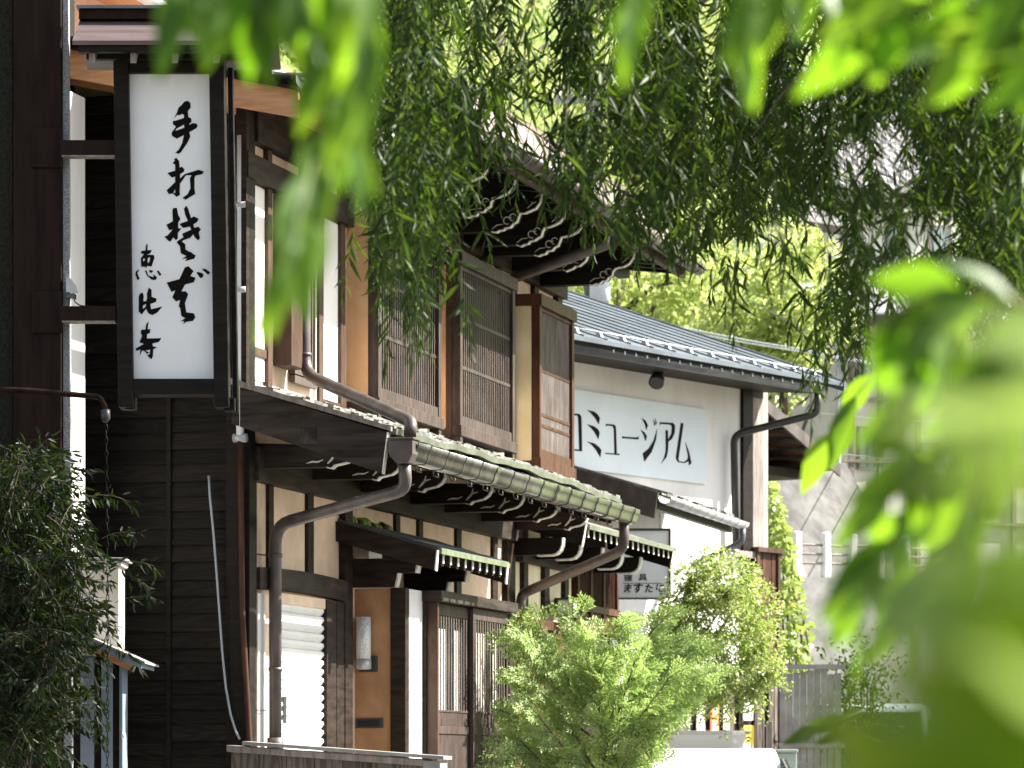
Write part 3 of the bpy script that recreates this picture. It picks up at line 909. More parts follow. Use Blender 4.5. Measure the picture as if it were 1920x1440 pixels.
lattice_box(-3.64, -1.98, .235, 'plaster_peach', 'wood_frame', 'wood_lattice', 26, split=.16, zt=5.0, z_top_l=4.86)
lattice_box(-1.45, .22, .235, 'plaster_peach', 'wood_frame', 'wood_lattice', 27, split=.12)
bx = lattice_box(1.015, 2.23, .24, 'plaster_green', 'wood_red', 'wood_weathered', 24, zt=4.83, z_top_l=4.7, rails=(4.2, 3.83, 3.74), zb=3.55, zbb=3.36, feet=3.37, split=.17)
def whitefeet(mb):
    for s in (1.1, 2.15):
        B.box(mb, s, s + .03, .18, .215, 3.24, 3.365)
one(whitefeet, 'bracket_feet', 'white_paint', bx)
for p0, p1, o, z0, z1 in ((905, 912, .03, 4.5, 5.0), (934, 941, .03, 4.5, 5.0), (963, 970, .03, 3.3, 5.0), (1003, 1011, .04, 3.3, 5.0), (1047, 1055, .05, 3.3, 5.1)):
    one(lambda mb: pbox(mb, p0, p1, -.02, o, z0, z1), 'post', 'wood_dark', house, .003)

# ---- upper eaves
u0, u1 = -3.95, 3.12
one(lambda mb: B.box(mb, S0 + .06, S1, -.02, .07, 4.985, 5.34), 'wall_plate', 'beam_dark', house)
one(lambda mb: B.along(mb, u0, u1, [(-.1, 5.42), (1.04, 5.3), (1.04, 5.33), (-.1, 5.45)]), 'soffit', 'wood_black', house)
ur = one(lambda mb: B.along(mb, u0 - .02, u1 + .02, [(1.08, 5.335), (1.08, 5.36), (.93, 5.66), (.9, 5.675), (-4.2, 6.15), (-4.2, 6.05), (.9, 5.5), (1.0, 5.335)]), 'upper_roof', 'roof_mauve', house)
one(lambda mb: B.along(mb, u0 - .03, u1 + .03, [(.945, 5.655), (.95, 5.685), (.86, 5.7), (.86, 5.683)]), 'ridge_cap', 'roof_mauve', ur)
s = u0 + .4
while s < u1:
    one(lambda mb: B.along(mb, s, s + .012, [(1.083, 5.345), (1.087, 5.345), (1.087, 5.362), (.937, 5.662), (.93, 5.662), (1.083, 5.36)]), 'sheet_seam', 'roof_mauve', ur)
    s += .91
one(lambda mb: B.along(mb, u1 + .021, u1 + .06, [(1.09, 5.37), (.93, 5.7), (-4.2, 6.17), (-4.2, 5.95), (.85, 5.45), (1.05, 5.27)]), 'barge_board', 'wood_dark', ur)
halft = MB()
halfround(B, halft, u0, u1 + .05, 1.135, 5.3, .072)
B.along(halft, u0, u1 + .05, [(1.07, 5.3), (1.075, 5.34), (1.06, 5.34), (1.06, 5.25)])
ug = halft.build('upper_gutter', 'gutter_brown', house)
s = u0 + .3
while s < u1:
    def uhook(mb):
        line = [(1.135 + .074 * math.cos(math.pi + math.pi * k / 8), 5.3 + .074 * math.sin(math.pi + math.pi * k / 8)) for k in range(9)]
        strip(mb, s, s + .02, line, .004)
        mb.tube([B.P(s, 1.2, 5.3), B.P(s, 1.21, 5.34), B.P(s, 1.12, 5.38)], .005, 5)
        mb.tube([B.P(s - .08, 1.0, 5.29), B.P(s - .08, 1.04, 5.2), B.P(s + .02, 1.04, 5.2), B.P(s + .02, 1.0, 5.29)], .006, 5)
    one(uhook, 'hook', 'metal_dark', ug)
    s += .6
one(lambda mb: B.box(mb, u0, u1, .98, 1.03, 5.2, 5.31), 'fascia', 'wood_brown', house)
for k in range(24):
    s = u0 + .1 + k * .3
    if s < u1:
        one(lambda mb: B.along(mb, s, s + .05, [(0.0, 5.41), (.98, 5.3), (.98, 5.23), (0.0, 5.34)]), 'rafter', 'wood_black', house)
cloud = [(.50, 4.985), (.53, 4.977), (.555, 4.99), (.585, 4.992), (.605, 5.012), (.64, 5.016), (.662, 5.04), (.69, 5.052), (.70, 5.085), (.715, 5.115), (.75, 5.12), (.79, 5.128), (.84, 5.15), (.875, 5.19), (.885, 5.26)]
cloud0 = cloud
for s in (-3.1, -2.31, -1.51, -.75, -.19, .75, 1.7):
    cloud = [(o + RNG.uniform(-.005, .005), z + RNG.uniform(-.004, .004)) for o, z in cloud0]
    br = one(lambda mb: B.along(mb, s, s + .11, [(0.0, 4.985)] + cloud + [(0.0, 5.31)]), 'eave_bracket', 'wood_black', house)
    def wh(mb):
        strip(mb, s - .004, s + .045, cloud, 0.008)
        def arc(cx, cz, r, a0, a1, n=9):
            return [(cx + r * math.cos(math.radians(a0 + (a1 - a0) * i / n)), cz + r * math.sin(math.radians(a0 + (a1 - a0) * i / n))) for i in range(n + 1)]
        for pl in (arc(.62, 5.062, .028, 300, 60), arc(.665, 5.085, .026, 270, 20), [(.50, 5.0), (.54, 5.03), (.59, 5.035)], [(.78, 5.15), (.82, 5.185), (.85, 5.195)], [(.81, 5.17), (.815, 5.2)], arc(.64, 5.1, .02, 200, 320)):
            w = [.003] + [.007] * (len(pl) - 2) + [.003]
            rb = ribbon(pl, w)
            for q in range(0, len(pl) - 1):
                quad = [rb[q], rb[q + 1], rb[len(rb) - 2 - q], rb[len(rb) - 1 - q]]
                mb.prism([B.P(s - .004, o, z) for o, z in quad], [B.P(s + .001, o, z) for o, z in quad])
    one(wh, 'white_scroll', 'white_paint', br)
one(lambda mb: B.box(mb, u0, u1 - .1, .45, .55, 5.2, 5.3), 'eave_purlin', 'wood_black', house)
one(lambda mb: mb.tube([B.P(.3, .2, 4.87), B.P(.32, .98, 5.12)], .045, 12), 'downpipe', 'gutter_brown', house)

# ---- left bay roof with new timber verge
v0, v1 = -6.48, -3.97
PT = .215
rz = lambda o: 5.19 - PT * (o - .5)
one(lambda mb: B.along(mb, v0 + .03, v1, [(.5, rz(.5)), (-4.2, rz(-4.2)), (-4.2, rz(-4.2) - .03), (.5, rz(.5) - .03)]), 'soffit', 'wood_new', house)
def purl(mb):
    for k in range(14):
        o = .42 - k * .14
        B.along(mb, v0 + .031, v0 + .6, [(o, rz(o) - .031), (o - .05, rz(o - .05) - .031), (o - .05, rz(o - .05) - .06), (o, rz(o) - .06)])
one(purl, 'soffit_battens', 'wood_new', house)
bb = one(lambda mb: B.along(mb, v0 - .02, v0 + .028, [(.56, rz(.56) + .02), (-4.2, rz(-4.2) + .02), (-4.2, rz(-4.2) - .2), (.56, rz(.56) - .17)]), 'barge_board', 'wood_new', house, .004)
one(lambda mb: B.along(mb, S0 - .08, S0 - .02, [(.02, rz(.02) - .03), (-4.2, rz(-4.2) - .03), (-4.2, rz(-4.2) - .16), (.02, rz(.02) - .16)]), 'gable_rail', 'wood_new', house)
def tiles(mb):
    for k in range(30):
        a = .56 - k * .16; b = a - .165
        for i in range(9):
            s0 = v0 - .06 + i * (v1 - v0 + .06) / 9; s1 = s0 + (v1 - v0 + .06) / 9 - .004
            P = B.P; h = .006
            for j in range(4):
                t0, t1 = j / 4, (j + 1) / 4
                w = lambda t: .025 * (math.cos(t * 2 * math.pi))
                q0, q1 = s0 + (s1 - s0) * t0, s0 + (s1 - s0) * t1
                mb.poly([P(q0, a, rz(a) + .07 + w(t0)), P(q1, a, rz(a) + .07 + w(t1)), P(q1, b, rz(b) + .045 + w(t1)), P(q0, b, rz(b) + .045 + w(t0))], True)
                mb.poly([P(q0, a, rz(a) + .02 + w(t0)), P(q1, a, rz(a) + .02 + w(t1)), P(q1, a, rz(a) + .07 + w(t1)), P(q0, a, rz(a) + .07 + w(t0))])
tl = one(tiles, 'tiled_roof', 'roof_slate', house)
one(lambda mb: B.along(mb, v0 - .06, v1, [(.57, rz(.57) + .022), (-4.2, rz(-4.2) + .022), (-4.2, rz(-4.2) + .001), (.57, rz(.57) + .001)]), 'roof_boards', 'wood_dark', tl)
hg = MB(); halfround(B, hg, v0 - .05, v1 + .3, .66, rz(.56) - .02, .068)
lg = hg.build('gutter', 'gutter_white', house)
for s in (-6.3, -5.7, -5.1, -4.5):
    one(lambda mb: mb.tube([B.P(s, .59, 5.17), B.P(s, .6, 5.25), B.P(s, .52, 5.29)], .008, 5), 'hook', 'pipe_white', lg)
one(lambda mb: mb.tube(bend([B.P(-5.02, .66, 5.11), B.P(-5.02, .66, 5.05), B.P(-5.02, .13, 4.97), B.P(-5.02, .13, 4.9)], .06), .04, 12), 'downpipe', 'gutter_white', house)

# corner service pipe: pale above, rusty brown below
one(lambda mb: mb.tube([B.P(S0 - .105, .0, z) for z in (5.0, 4.5, 3.05)], .026, 10), 'service_pipe', 'pipe_white', house)
one(lambda mb: mb.tube([B.P(S0 - .105, .0, 3.045), B.P(S0 - .09, .01, 1.9), B.P(S0 - .08, .06, 1.0), B.P(S0 - .08, .06, GZ)], .02, 10), 'service_pipe', 'wood_red', house)
for zz in (4.55, 4.0, 3.04):
    one(lambda mb: mb.tube([B.P(S0 - .105, -.045, zz), B.P(S0 - .105, .045, zz)], .03, 10), 'pipe_clip', 'metal_grey', house)

# ---- roof of the second front part (lower little eave on the right)
c0, c1 = 1.08, 4.5
ZC = 2.915
r2 = one(lambda mb: B.along(mb, c0, c1, [(0.0, ZC + .2), (.62, ZC + .005), (.62, ZC - .025), (0.0, ZC + .17)]), 'side_roof', 'roof_lichen', house)
one(lambda mb: B.along(mb, c0, c1, [(.621, ZC + .012), (.65, ZC), (.65, ZC - .04), (.621, ZC - .03)]), 'eave_edge', 'edge_green', r2)
one(lambda mb: B.along(mb, c0 - .04, c0, [(0.0, ZC + .2), (.62, ZC), (.585, ZC - .18), (0.0, ZC)]), 'barge_board', 'wood_black', r2)
one(lambda mb: B.along(mb, c0 - .044, c0 + .004, [(.622, ZC), (.63, ZC), (.594, ZC - .184), (.586, ZC - .18)]), 'white_end', 'white_paint', r2)
one(lambda mb: B.along(mb, c1, c1 + .04, [(0.0, ZC + .2), (.62, ZC), (.585, ZC - .18), (0.0, ZC)]), 'barge_board', 'wood_black', r2)
for k in range(16):
    s = c0 + .12 + k * .21
    r = one(lambda mb: B.along(mb, s, s + .05, [(0.0, ZC + .165), (.6, ZC - .03), (.6, ZC - .1), (0.0, ZC + .1)]), 'rafter', 'wood_black', r2)
    one(lambda mb: B.along(mb, s + .004, s + .042, [(.601, ZC - .03), (.606, ZC - .03), (.606, ZC - .1), (.601, ZC - .1)]), 'white_end', 'white_paint', r)
hook_ = [(.24, 2.66), (.36, 2.662), (.4, 2.672), (.43, 2.7), (.445, 2.74), (.45, 2.8)]
for s in (.92, 1.55, 2.35, 3.1, 3.85):
    br = one(lambda mb: B.along(mb, s, s + .09, [(0.0, 2.66)] + hook_ + [(0.0, 2.8)]), 'eave_bracket', 'wood_black', house)
    one(lambda mb: strip(mb, s - .004, s + .094, hook_, .012), 'white_end', 'white_paint', br)
# ------------------------------------------------------------------ the soba shop on the left and its sign
YA = 22.1
X_ = lambda px, Y: (px - 960.0) / FPX * Y
shop = thing('shop_building', (X_(60, YA), YA + 1.0, GZ), 'dark brown timber shop end at the left edge with a grey stucco corner', 'shop')
def abox(name, m, px0, px1, Y0, Y1, z0, z1, par=None, bevel=.004):
    return one(lambda mb: mb.box(X_(px0, Y0), X_(px1, Y0), Y0, Y1, z0, z1), name, m, par or shop, bevel)
mat('wall_olive', (0.012, 0.012, 0.009), 0.9, (0.025, 0.024, 0.019), (60, 60, 60), bump=0.4, spec=.1)
mat('wood_umber', (0.009, 0.0045, 0.0032), 0.6, (0.02, 0.01, 0.0075), (16, 16, 2), bump=0.3, spec=.1)
abox('side_wall', 'wall_olive', -1500, 24, YA + .06, YA + 3.2, GZ, 6.4)
abox('corner_post', 'wood_umber', 24.5, 115, YA, YA + .3, GZ, 6.4, bevel=.008)
def stucco(mb):
    mb.hexa([(X_(118, YA), YA + .03, GZ), (X_(136, YA), YA + .03, GZ), (X_(134, YA), YA + .14, GZ), (X_(118, YA), YA + .14, GZ),
             (X_(115.5, YA), YA + .03, 6.4), (X_(126, YA), YA + .03, 6.4), (X_(124, YA), YA + .14, 6.4), (X_(115.5, YA), YA + .14, 6.4)])
one(stucco, 'stucco_edge', 'stucco_grey', shop, .004)
Afr = Frame((-3.227, 22.1), (0.26, 1.0))
one(lambda mb: Afr.box(mb, .4, 1.93, -.3, 0, GZ, 5.2), 'plaster_wall', 'plaster_white', shop)
one(lambda mb: Afr.box(mb, .4, 2.2, -.8, .5, 6.2, 6.4), 'roof_edge', 'wood_umber', shop)
for y0, y1 in ((240, 315), (546, 625)):
    one(lambda mb: mb.box(X_(60, YA), X_(117, YA), YA - .022, YA - .002, at(0, y1, YA).z, at(0, y0, YA).z), 'wall_plate', 'wood_umber', shop, .003)

YS = 22.0
sign = thing('hanging_sign', (X_(325, YS), YS, at(0, 770, YS).z), 'tall white signboard with black brush writing in a roofed dark frame', 'sign')
def sb(name, m, px0, px1, py0, py1, Y0, Y1, par=sign, bevel=.004):
    return one(lambda mb: mb.box(X_(px0, YS), X_(px1, YS), Y0, Y1, at(0, py1, YS).z, at(0, py0, YS).z), name, m, par, bevel)
def skewpost(px0, px1, dx, y0, y1, Y0, Y1):
    def f(mb):
        za, zb = at(0, y1, YS).z, at(0, y0, YS).z
        a0, a1, b0, b1 = X_(px0 + dx, YS), X_(px1 + dx, YS), X_(px0, YS), X_(px1, YS)
        mb.hexa([(a0, Y0, za), (a1, Y0, za), (a1, Y1, za), (a0, Y1, za), (b0, Y0, zb), (b1, Y0, zb), (b1, Y1, zb), (b0, Y1, zb)])
    return one(f, 'frame_post', 'wood_black', sign, .005)
skewpost(214, 242, 10, 84, 765, YS - .07, YS + .17)
skewpost(393, 421, 10, 84, 765, YS - .07, YS + .1)
skewpost(424, 434, 10, 120, 770, YS + .102, YS + .19)
sb('frame_rail', 'wood_black', 240, 396, 112, 139, YS - .05, YS + .14)
sb('frame_rail', 'wood_black', 248, 404, 712, 741, YS - .06, YS + .14)
def panel(mb):
    q = [at(247.5, 712, YS), at(404, 712, YS), at(394, 138, YS), at(240, 138, YS)]
    mb.hexa([q[0], q[1], q[1] + Vector((0, .1, 0)), q[0] + Vector((0, .1, 0)), q[3], q[2], q[2] + Vector((0, .1, 0)), q[3] + Vector((0, .1, 0))])
pan = one(panel, 'panel', 'sign_acrylic', sign)
sb('foot', 'wood_black', 236, 254, 740, 768, YS - .03, YS + .08)
sb('foot', 'wood_black', 420, 440, 745, 770, YS + .0, YS + .12)
for y0, y1 in ((264, 292), (575, 602)):
    a = one(lambda mb: mb.box(X_(114, YS), X_(218, YS), YS - .03, YS + .06, at(0, y1, YS).z, at(0, y0, YS).z), 'arm', 'wood_umber', sign, .003)
    one(lambda mb: mb.box(X_(117, YS), X_(217, YS), YS - .032, YS + .062, at(0, y1 + 3, YS).z, at(0, y1 + .4, YS).z), 'edge_strip', 'wood_weathered', a)
# roof of the sign
ze = at(0, 76, YS - .34).z; zr = ze + .2
Sf = Frame((0, YS + .05), (1, 0))
xl, xr = X_(137, YS - .3), X_(512, YS - .3)
rf = one(lambda mb: Sf.along(mb, xl, xr, [(.39, ze), (0, zr), (-.39, ze), (-.39, ze - .025), (0, zr - .03), (.39, ze - .025)]), 'roof', 'sign_roof', sign)
one(lambda mb: Sf.along(mb, xl + .03, xr - .03, [(.37, ze - .026), (.37, ze - .06), (.3, ze - .06), (.3, ze - .0)]), 'fascia', 'wood_black', rf)
one(lambda mb: Sf.along(mb, xl + .0, xr - .0, [(.07, zr - .01), (.06, zr + .05), (-.06, zr + .05), (-.07, zr - .01)]), 'ridge_cap', 'wood_umber', rf, .004)
one(lambda mb: Sf.along(mb, xl - .012, xr + .012, [(.085, zr + .051), (.08, zr + .07), (-.08, zr + .07), (-.085, zr + .051)]), 'ridge_sheet', 'gutter_grey', rf)
for k in range(5):
    x = xl + .09 + k * (xr - xl - .2) / 4
    one(lambda mb: Sf.along(mb, x, x + .035, [(.33, ze - .03), (0, zr - .06), (0, zr - .12), (.33, ze - .12)]), 'rafter', 'wood_weathered', rf)
one(lambda mb: Sf.along(mb, xl + .06, xr - .06, [(.2, ze + .02), (.2, ze - .07), (.14, ze - .07), (.14, ze + .05)]), 'purlin', 'wood_black', rf)
# brush writing, traced stroke outlines put on the face of the panel
def brush(name, polys, ox, oy, k, place, par, m='ink', th=Vector((0, -.003, 0)), lift=None):
    mb = MB()
    for poly in polys:
        loops = [poly] if not isinstance(poly[0][0], tuple) else poly
        pts = [[place(ox + x / k, oy + y / k) for x, y in lp] for lp in loops]
        flat2 = [[Vector((x, y, 0)) for x, y in lp] for lp in loops]
        allp = [p for lp in pts for p in lp]
        i = len(mb.v)
        mb.v += [tuple(p + th) for p in allp]
        for t in tessellate_polygon(flat2):
            mb.f.append(tuple(i + q for q in t)); mb.sm.append(False); mb.mi.append(0)
        for lp in pts:
            for a, b in zip(lp, lp[1:] + lp[:1]):
                mb.poly([a, b, b + th, a + th])
    return mb.build(name, m, par)
onsign = lambda x, y: at(x, y, YS) + Vector((0, -.0005, 0))
G_te = [[[(375,65),(410,95),(415,155),(375,205),(382,285),(422,305),(425,350),(395,375),(400,392),(435,368),(495,373),(508,405),(490,435),(395,490),(410,550),(365,640),(275,770),(262,768),(245,790),(242,772),(205,772),(255,725),(300,640),(325,525),(228,577),(165,540),(155,500),(210,425),(212,405),(180,390),(172,360),(185,330),(200,338),(325,298),(325,260),(300,240),(255,265),(238,250),(190,300),(230,225),(250,160),(300,115),(325,80)],
         [(325,385),(328,430),(205,475),(225,440)]]]
G_u = [[[(220,835),(258,880),(265,970),(295,955),(330,990),(320,1025),(270,1055),(272,1115),(335,1055),(520,997),(592,1020),(570,1055),(480,1075),(465,1105),(465,1250),(475,1320),(340,1405),(330,1385),(300,1380),(375,1325),(412,1245),(403,1110),(430,1070),(350,1070),(285,1165),(270,1180),(265,1290),(270,1335),(222,1362),(175,1315),(120,1325),(90,1275),(205,1165),(205,1085),(165,1103),(103,1045),(130,1030),(205,1010),(205,925),(170,910),(205,870),(185,860)],
        [(205,1255),(208,1310),(178,1308)]]]
G_so = [[(190,60),(205,140),(230,185),(205,225),(205,290),(240,290),(200,340),(200,405),(178,422),(150,390),(118,437),(95,430),(50,382),(85,370),(145,300),(105,310),(72,250),(145,210),(140,90),(150,62)],
        [(295,35),(312,60),(350,175),(380,155),(432,180),(420,215),(375,245),(385,285),(430,270),(460,300),(435,335),(450,400),(430,425),(390,390),(375,355),(340,395),(270,420),(245,435),(285,470),(285,525),(340,560),(330,545),(400,595),(385,630),(345,640),(285,657),(305,625),(250,635),(298,600),(235,570),(225,490),(190,450),(200,430),(265,390),(250,350),(352,305),(335,268),(260,285),(218,240),(315,205),(285,140),(270,70)],
        [(320,715),(377,770),(340,825),(400,845),(380,895),(280,920),(240,1000),(290,998),(317,1030),(280,1130),(295,1235),(380,1245),(398,1290),(370,1330),(300,1340),(260,1362),(275,1330),(232,1335),(285,1300),(240,1275),(230,1195),(212,1160),(228,1095),(180,1110),(140,1065),(175,985),(130,1003),(75,900),(220,860),(280,730)],
        [(410,785),(430,780),(480,795),(490,825),(465,850),(445,840)], [(470,748),(510,745),(565,785),(540,812),(510,785)]]
G_eb = [[[(215,40),(222,60),(218,115),(268,115),(250,150),(210,165),(290,170),(298,200),(265,300),(215,290),(205,318),(195,300),(150,300),(145,205),(165,180),(180,160),(150,150),(150,125),(198,118),(205,60)],
         [(225,200),(250,195),(245,235),(230,265),(218,240)], [(168,213),(190,205),(190,232),(170,242)]],
        [(130,328),(105,375),(132,435),(120,448),(105,445),(85,390),(90,355)], [(190,342),(210,345),(230,400),(290,420),(285,385),(328,420),(310,450),(265,445),(215,400)],
        [(235,338),(285,345),(265,372),(243,362)], [(325,350),(345,345),(377,390),(355,405)],
        [[(165,590),(178,630),(172,690),(205,690),(215,660),(215,600),(235,535),(265,560),(265,640),(322,660),(315,695),(250,720),(260,780),(385,750),(330,815),(275,845),(230,825),(212,790),(205,770),(155,838),(122,805),(122,640),(135,605)], [(170,735),(205,718),(200,752),(166,778)]],
        [(235,918),(225,960),(222,1008),(250,1000),(248,1045),(215,1060),(212,1108),(375,1105),(350,1145),(275,1165),(280,1195),(325,1208),(285,1228),(280,1310),(262,1342),(215,1295),(245,1285),(250,1232),(190,1245),(240,1265),(215,1282),(185,1250),(160,1240),(135,1298),(140,1230),(95,1248),(90,1220),(180,1170),(130,1150),(160,1080),(145,1045),(150,1010),(198,1008),(205,950)]]
brush('brush_lettering', G_te, 300, 180, 7.2, onsign, pan)
brush('brush_lettering', G_u, 300, 180, 7.2, onsign, pan)
brush('brush_lettering', G_so, 300, 380, 6.0, onsign, pan)
brush('brush_lettering', G_eb, 240, 450, 6.0, onsign, pan)

# rain chain on its arm
YR = 21.7
rc = thing('rain_chain', at(198, 760, YR), 'thin dark rain pipe with a link chain hanging from its elbow', 'rain chain')
def rpipe(mb):
    mb.tube(bend([at(-260, 716, YR), at(60, 733, YR), at(186, 744, YR), at(197, 762, YR), at(197, 776, YR)], .02), .017, 10)
rp = one(rpipe, 'pipe', 'wood_umber', rc)
one(lambda mb: mb.tube([at(197, 768, YR), at(198, 785, YR), at(198, 792, YR)], [.03, .028, .012], 10), 'outlet', 'metal_dark', rp)
def chain(mb):
    z0 = at(198, 790, YR).z; x = at(198, 0, YR).x; k = 0
    while z0 > GZ + .05:
        c = Vector((x + .012 * math.sin(z0), YR, z0)); ring = []
        for j in range(9):
            t = 2 * math.pi * j / 8
            a, b = .008 * math.cos(t), .024 * math.sin(t)
            ring.append(c + (Vector((a, 0, b)) if k % 2 else Vector((0, a, b))))
        mb.tube(ring, .0024, 4, cap=False)
        z0 -= .038; k += 1
one(chain, 'chain', 'wood_black', rc)

lamp = thing('wall_floodlight', at(126, 545, YA), 'small grey hooded lamp on the stucco corner beside the signboard arm', 'lamp')
one(lambda mb: mb.prism([at(x, y, YA - .04) for x, y in ((123, 518), (132, 522), (143, 536), (147, 550), (124, 548))], [at(x, y, YA + .08) for x, y in ((123, 518), (132, 522), (143, 536), (147, 550), (124, 548))]), 'hood', 'metal_grey', lamp, .004)
one(lambda mb: mb.box(at(125, 0, YA).x, at(141, 0, YA).x, YA - .02, YA + .06, at(0, 560, YA).z, at(0, 550.5, YA).z), 'lens', 'glass_dark', lamp, .003)
one(lambda mb: mb.tube(bend([at(138, 558, YA), at(140, 566, YA), at(150, 573, YA), at(160, 574, YA)], .02), .004, 6), 'cord', 'rubber', lamp)

# ------------------------------------------------------------------ little shed in the gap between the buildings
YD = 23.35
shed = thing('garden_shed', (X_(185, YD), YD + .1, GZ), 'narrow blue-grey shed door under a small timber lean-to roof in the alley', 'shed')
def shb(name, m, px0, px1, py0, py1, Y0=YD, Y1=YD + .35, par=None, bevel=.003):
    return one(lambda mb: mb.box(X_(px0, YD), X_(px1, YD), Y0, Y1, at(0, py1, YD).z, at(0, py0, YD).z), name, m, par or shed, bevel)
up = shb('upper_wall', 'shed_beige', 130, 223, 1062, 1230)
shb('cap', 'shed_beige', 128, 229, 1052, 1061, YD - .03, YD + .38, up)
shb('cap_sheet', 'concrete_pale', 126, 236, 1046, 1051.5, YD - .05, YD + .4, up)
for a, b, m in ((130, 150, 'wood_black'), (150.5, 176, 'shed_blue'), (176.5, 189, 'wood_black'), (189.5, 211, 'shed_blue'), (211.5, 223, 'wood_black'), (223.5, 230, 'shed_blue')):
    shb('door_panel' if m == 'shed_blue' else 'door_gap', m, a, b, 1232, 1500, YD if m == 'shed_blue' else YD + .02, YD + .3)
shb('door_knob', 'white_paint', 228, 236, 1374, 1384, YD - .05, YD - .002, bevel=.012)
def sroof(mb, dz0, dz1, px1, Y0, Y1, pxa=120):
    a0, a1 = at(pxa, 1170 + (pxa - 120) * .45, YD), at(px1, 1170 + (px1 - 120) * .45, YD)
    mb.hexa([(a0.x, Y0, a0.z - dz1), (a1.x, Y0, a1.z - dz1), (a1.x, Y1, a1.z - dz1), (a0.x, Y1, a0.z - dz1),
             (a0.x, Y0, a0.z - dz0), (a1.x, Y0, a1.z - dz0), (a1.x, Y1, a1.z - dz0), (a0.x, Y1, a0.z - dz0)])
rr_ = one(lambda mb: sroof(mb, 0, .012, 284, YD - .42, YD + .5), 'roof', 'concrete_pale', shed)
one(lambda mb: sroof(mb, .013, .055, 277, YD - .4, YD - .37), 'fascia', 'shed_blue', rr_)
one(lambda mb: sroof(mb, .013, .05, 276, YD - .365, YD + .45), 'roof_boards', 'shed_blue', rr_)
one(lambda mb: sroof(mb, .051, .1, 258, YD - .3, YD - .22, 150), 'rafter', 'wood_new', rr_)

# loose cable on the clapboards, low board fence in front
cb = MB(); cb.tube([B.P(S0 - .07 - .02 * (k > 0), B.O(x, S0), EYE + (1440 - y) / FPX * 24.2) for k, (x, y) in enumerate(((398, 890), (402, 930), (409, 1000), (415, 1080), (420, 1150), (425, 1220), (432, 1290), (441, 1340), (451, 1372), (458, 1386)))], .008, 8)
tag(cb.build('cable', 'hose_grey'), 'loose grey cable hanging down the dark clapboard wall', 'cable')
fa = Vector((B.P(S0 - .2, -.02, 0).x, B.P(S0 - .2, -.02, 0).y, 0)); YF = 23.6
fb = Vector((X_(806, YF), YF, 0)); fd = (fb - fa)
fence = thing('board_fence', (fa + fd * .5 + Vector((0, 0, GZ))), 'low board fence with a worn pale cap in front of the roller shutter', 'fence')
za_, zb_ = 1.06, .965
FL = Frame((fa.x, fa.y), (fd.x, fd.y)); fl = fd.length
FL.n = -FL.n if FL.n.y > 0 else FL.n
def fcap(mb):
    P = FL.P
    mb.hexa([P(-.02, -.06, za_ - .055), P(fl, -.06, zb_ - .055), P(fl, .05, zb_ - .055), P(-.02, .05, za_ - .055),
             P(-.02, -.06, za_ - .012), P(fl, -.06, zb_ - .012), P(fl, .05, zb_ - .012), P(-.02, .05, za_ - .012)])
cp = one(fcap, 'cap_board', 'wood_weathered', fence, .004)
def fcap2(mb):
    P = FL.P
    mb.hexa([P(.1, -.075, za_ - .0115), P(fl + .12, -.075, zb_ - .0115), P(fl + .12, .062, zb_ - .0115), P(.1, .062, za_ - .0115),
             P(.1, -.075, za_ + .012), P(fl + .12, -.075, zb_ + .01), P(fl + .12, .062, zb_ + .01), P(.1, .062, za_ + .012)])
one(fcap2, 'cap_sheet', 'concrete_pale', cp)
one(lambda mb: mb.hexa([FL.P(fl - .02, -.05, zb_ - .09), FL.P(fl + .1, -.05, zb_ - .08), FL.P(fl + .1, .07, zb_ - .08), FL.P(fl - .02, .07, zb_ - .09),
                        FL.P(fl - .02, -.05, zb_ - .02), FL.P(fl + .1, -.05, zb_ - .022), FL.P(fl + .1, .07, zb_ - .022), FL.P(fl - .02, .07, zb_ - .02)]), 'splintered_end', 'concrete_pale', cp, .006)
def fboards(mb):
    n = 7
    for i in range(n):
        s0, s1 = fl * i / n, fl * (i + 1) / n - .006
        za, zb = za_ + (zb_ - za_) * i / n - .056, za_ + (zb_ - za_) * (i + 1) / n - .056
        P = FL.P
        mb.hexa([P(s0, -.02, GZ), P(s1, -.02, GZ), P(s1, .015, GZ), P(s0, .015, GZ), P(s0, -.02, za), P(s1, -.02, zb), P(s1, .015, zb), P(s0, .015, za)])
one(fboards, 'boards', 'fence_boards', fence)
one(lambda mb: mb.box(fb.x - .03, fb.x + .05, fb.y - .02, fb.y + .06, GZ, zb_ - .1), 'end_post', 'concrete', fence)

# lamps on the house front
wl = thing('entrance_lamp', B.P(SE - .06, B.O(683, SE), 1.6), 'cut-glass cylinder lamp on the ochre wall beside the entrance', 'lamp')
oc = B.O(682, SE - .07)
one(lambda mb: mb.lathe(B.P(SE - .075, oc, 1.675), [(.053, 0), (.053, .3)], 28), 'glass_shade', 'lamp_glass', wl)
one(lambda mb: mb.lathe(B.P(SE - .075, oc, 1.6), [(.03, 0), (.056, .005), (.056, .074), (.05, .0745)], 24), 'holder', 'metal_grey', wl)
one(lambda mb: B.box(mb, SE - .02, SE - .001, oc - .055, oc + .085, 1.585, 1.7), 'back_plate', 'metal_dark', wl, .006)
